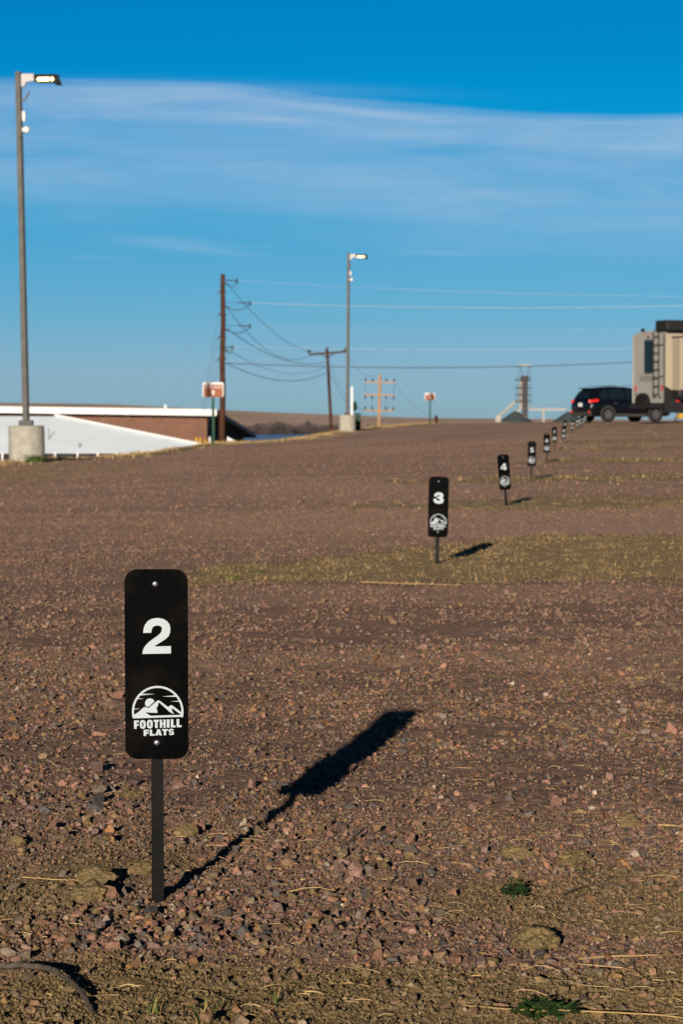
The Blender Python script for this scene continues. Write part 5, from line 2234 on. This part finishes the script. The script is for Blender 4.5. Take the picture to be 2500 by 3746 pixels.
    jk.tube([(jx - 0.28, jy, 0.28), (jx - 0.40, jy, 0.04)], 0.03, 6)
    jk.tube([(jx + 0.28, jy, 0.28), (jx + 0.40, jy, 0.04)], 0.03, 6)
    jk.box((jx, jy, 0.06), (0.5, 0.3, 0.10))
    jo = jk.build('stabiliser_jack', M['plastic'], root)
    jb = MB()
    jb.box((jx, jy, 0.30), (0.42, 0.34, 0.18))
    jb.build('jack_block', M['yellow'], jo, bevel=0.02)
    for x in (4.3, 5.25):
        for y, sg in ((0.18, -1), (W - 0.18, 1)):
            wheel(root, x, y, 0.37, 0.24, sg)
    for x in (7.9,):
        mb = MB()
        mb.tube([(x, 0.3, 0.6), (x, 0.3, 0.0)], 0.05, 8)
        mb.tube([(x, W - 0.3, 0.6), (x, W - 0.3, 0.0)], 0.05, 8)
        mb.build('landing_gear', M['plastic'], root)


build_camper()


# ------------------------------------------------------------------ grain elevator far off
def elevator():
    d = 1200.0
    k = d / F
    g = P(1920, 1543, d)
    base = Vector((g.x, d, -8.0))
    root = thing('grain_elevator', 'distant grain elevator tower with spout, platforms and side conveyor', 'grain elevator', base)

    def q(px, py, dy=0):
        p = P(px, py, d + dy)
        return p - base
    mb = MB()
    a = q(1920, 1375)
    w = 20 * k
    mb.box((q(1922, 1450).x, 0, q(0, 1380).z / 2), (w, w, q(0, 1380).z))
    mb.box((q(1921, 1380).x, 0, q(0, 1385).z), (30 * k, w * 1.3, 20 * k))
    mb.build('tower', M['leg'], root, bevel=0.2)
    mb = MB()
    mb.tube([q(1906, 1395), q(1904, 1480)], 0.55, 8)
    mb.tube([q(1912, 1395), q(1909, 1500)], 0.4, 8)
    mb.build('down_pipe', M['galv'], root)
    for py in (1391, 1420, 1445, 1468):
        mb = MB()
        z = q(0, py).z
        mb.box((q(1915, py).x, 0, z), (58 * k, 4.0, 0.45))
        for xx in (-27, -10, 10, 27):
            mb.box((q(1915, py).x + xx * k, -2.0, z + 0.7), (0.15, 0.15, 1.3))
        mb.box((q(1915, py).x, -2.0, z + 1.3), (56 * k, 0.15, 0.15))
        mb.build('platform', M['leg'], root)
    mb = MB()
    for px in (1899, 1942):
        mb.tube([q(px, 1334), q(px - (3 if px < 1920 else -2), 1500)], 0.11, 4)
    mb.tube([q(1903, 1336), q(1913, 1375)], 0.18, 4)
    mb.tube([q(1938, 1336), q(1930, 1375)], 0.18, 4)
    mb.build('cable_frame', M['leg'], root)
    mb = MB()
    mb.box(q(1920, 1335), (44 * k, 2.5, 5 * k))
    mb.build('head_platform', M['galv'], root)
    mb = MB()
    mb.tube([q(1893, 1463), q(1828, 1522)], 0.65, 8)
    mb.tube([q(1912, 1455), q(1898, 1508)], 0.55, 8)
    mb.tube([q(1918, 1495), q(1932, 1480), q(1944, 1492)], 0.4, 6)
    mb.build('spout', M['galv'], root)
    mb = MB()
    mb.box(q(1824, 1532), (20 * k, 3.0, 24 * k))
    mb.box((q(1824, 0).x, 0, q(0, 1543).z / 2), (0.6, 0.6, q(0, 1543).z))
    mb.build('hopper', M['galv'], root)
    mb = MB()
    mb.box((q(2007, 0).x, 0, q(0, 1498).z), (135 * k, 1.2, 0.9))
    for i in range(16):
        px = 1942 + i * 8.2
        mb.tube([q(px, 1500), q(px + 4, 1494)], 0.12, 4)
    mb.build('conveyor', M['galv'], root)
    mb = MB()
    mb.box((q(1993, 0).x, 0, q(0, 1500).z / 2), (0.9, 0.9, q(0, 1500).z))
    mb.box((q(1993, 0).x, 0, q(0, 1498).z), (9 * k, 2.0, 1.5))
    mb.build('conveyor_support', M['galv'], root)
    for (px, ap, hw, dy, lab) in ((1884, 1504, 66, 10, 'left of two dark cone-roofed grain bins, at the elevator tower foot'), (2076, 1506, 62, 0, 'right of two dark cone-roofed grain bins, under the conveyor end')):
        p = P(px, 1545, d + dy)
        b = Vector((p.x, d + dy - 8, -8))
        rt = thing('grain_bin', lab, 'grain bin', b, group='grain bins')
        R = hw * k
        ze = p.z + 8
        za_ = P(px, ap, d + dy).z + 8
        mb = MB()
        mb.lathe([(R, ze), (R * 0.55, ze + (za_ - ze) * 0.5), (R * 0.12, za_ - 0.15), (R * 0.1, za_)], 40)
        mb.build('roof', M['binroof'], rt, smooth=True)
        mb = MB()
        mb.lathe([(R * 0.985, 0), (R * 0.985, ze - 0.02)], 40)
        mb.build('wall', M['galv'], rt, smooth=True)
        mb = MB()
        mb.lathe([(0.5, za_ - 0.05), (0.5, za_ + 0.6)], 10)
        mb.build('cap', M['galv'], rt)


elevator()


# ------------------------------------------------------------------ far country
def far_mat(name, stops, scale, sy):
    m = bpy.data.materials.new(name)
    m.use_nodes = True
    N, L = m.node_tree.nodes, m.node_tree.links
    b = N['Principled BSDF']
    b.inputs['Roughness'].default_value = 1.0
    b.inputs['Specular IOR Level'].default_value = 0.1
    tc = N.new('ShaderNodeTexCoord')
    mp = N.new('ShaderNodeMapping')
    mp.inputs['Scale'].default_value = (scale, scale * sy, scale)
    L.new(tc.outputs['Object'], mp.inputs[0])
    n = N.new('ShaderNodeTexNoise')
    n.inputs['Scale'].default_value = 1
    n.inputs['Detail'].default_value = 6
    n.inputs['Roughness'].default_value = 0.55
    L.new(mp.outputs[0], n.inputs[0])
    r = N.new('ShaderNodeValToRGB')
    while len(r.color_ramp.elements) < len(stops):
        r.color_ramp.elements.new(0.5)
    for e, (p, c) in zip(r.color_ramp.elements, stops):
        e.position = p
        e.color = (*c, 1)
    L.new(n.outputs[0], r.inputs[0])
    L.new(r.outputs[0], b.inputs['Base Color'])
    return m


M['hill'] = far_mat('dry prairie', [(0.32, (0.50, 0.35, 0.25)), (0.5, (0.71, 0.505, 0.37)), (0.68, (0.80, 0.58, 0.43))], 0.008, 0.5)


def hills():
    rows = np.concatenate([np.array([330, 380, 450, 600, 800, 1100, 1400, 1700, 1800, 1900]), np.linspace(2000, 3600, 24), np.array([4000, 5000, 7000, 10000])])
    az = np.concatenate([np.linspace(-1.2, -0.15, 14), np.linspace(-0.14, 0.14, 90), np.linspace(0.15, 1.2, 14)])
    X = rows[:, None] * az[None]
    Y = np.repeat(rows[:, None], len(az), 1)
    sky_px = np.array([-1500, 0, 420, 700, 870, 1050, 1250, 1500, 1700, 1900, 2500, 4000])
    sky_py = np.array([1470, 1474, 1480, 1494, 1503, 1511, 1519, 1528, 1531, 1533, 1535, 1533])
    px = 1250 + F * az
    tgt = (1555 - np.interp(px, sky_px, sky_py)) / F * 3500 + EYE
    rise = sstep(1850, 3500, Y)
    Z = -6.2 + (tgt[None] + 6.2) * rise
    Z += (fbm(X * 0.003, Y * 0.002, 201, 4) - 0.5) * 5 * sstep(1900, 2600, Y) * (1 - sstep(3000, 3500, Y))
    Z -= sstep(3500, 10000, Y) * 30
    Z += (fbm(X * 0.01, Y * 0.0, 211, 3) - 0.5) * 0.8 * sstep(3000, 3500, Y)
    nr, nc = X.shape
    v = np.stack([X, Y, Z], 2).reshape(-1, 3)
    i = np.arange(nr - 1)[:, None] * nc + np.arange(nc - 1)[None]
    f = np.stack([i, i + 1, i + nc + 1, i + nc], 2).reshape(-1)
    o = np_mesh('hills', v, f, 4, M['hill'], None, True)
    tag(o, kind='structure')


hills()
mb = MB()
mb.add([(-900, 760, -5.0), (80, 760, -5.0), (60, 1775, -5.0), (-900, 1775, -5.0)], [(0, 1, 2, 3)])
M['water'] = mat('lake water', (0.15, 0.22, 0.36), 0.3, bump=1.0, bscale=0.8)
tag(mb.build('water', M['water']), kind='structure')


def woods():
    """bare cottonwoods on the far shore that read as one mass"""
    rg = np.random.default_rng(5)
    V, Fs, Cc = [], [], []
    off = 0
    n = 520
    px = np.concatenate([rg.uniform(780, 1500, 380), rg.uniform(840, 1260, 140)])
    dd = rg.uniform(1790, 1900, n)
    for i in range(n):
        d = dd[i]
        x = (px[i] - 1250) / F * d
        h = rg.uniform(4.0, 8.6) * (0.75 + 0.5 * float(vnoise(np.array([px[i] / 45.0]), np.array([0.0]), 3)[0]))
        if px[i] > 1260:
            h *= max(0.35, 1 - (px[i] - 1260) / 350.0)
        m = 85
        t = rg.random(m)
        rad = h * 0.42 * np.sqrt(rg.random(m)) * np.sin(PI * np.clip(t * 0.8 + 0.2, 0, 1)) ** 0.7
        a = rg.random(m) * 2 * PI
        cx_ = x + rad * np.cos(a)
        cy_ = d + rad * np.sin(a)
        cz_ = -6.2 + h * (0.12 + 0.88 * t)
        L_ = rg.uniform(0.6, 1.7, m)
        tilt = rg.normal(0, 0.5, m)
        w = rg.uniform(0.09, 0.2, m)
        p0 = np.stack([cx_ - w, cy_, cz_ - L_ / 2], 1)
        p1 = np.stack([cx_ + w, cy_, cz_ - L_ / 2], 1)
        p2 = np.stack([cx_ + np.sin(tilt) * L_, cy_ + rg.normal(0, .3, m), cz_ + L_ / 2], 1)
        V.append(np.stack([p0, p1, p2], 1).reshape(-1, 3))
        Fs.append(np.arange(m * 3) + off)
        off += m * 3
        c = np.array([0.055, 0.044, 0.042]) * rg.uniform(0.55, 1.5) * rg.uniform(0.7, 1.3, (m, 1))
        Cc.append(np.concatenate([c, np.ones((m, 1))], 1))
    o = np_mesh('woods', np.concatenate(V), np.concatenate(Fs), 3, M['straw'], [('tint', 'FLOAT_COLOR', 'FACE', np.concatenate(Cc))], False)
    tag(o, 'dark band of bare trees on the far shore below the brown hill', 'woods', kind='stuff')


woods()
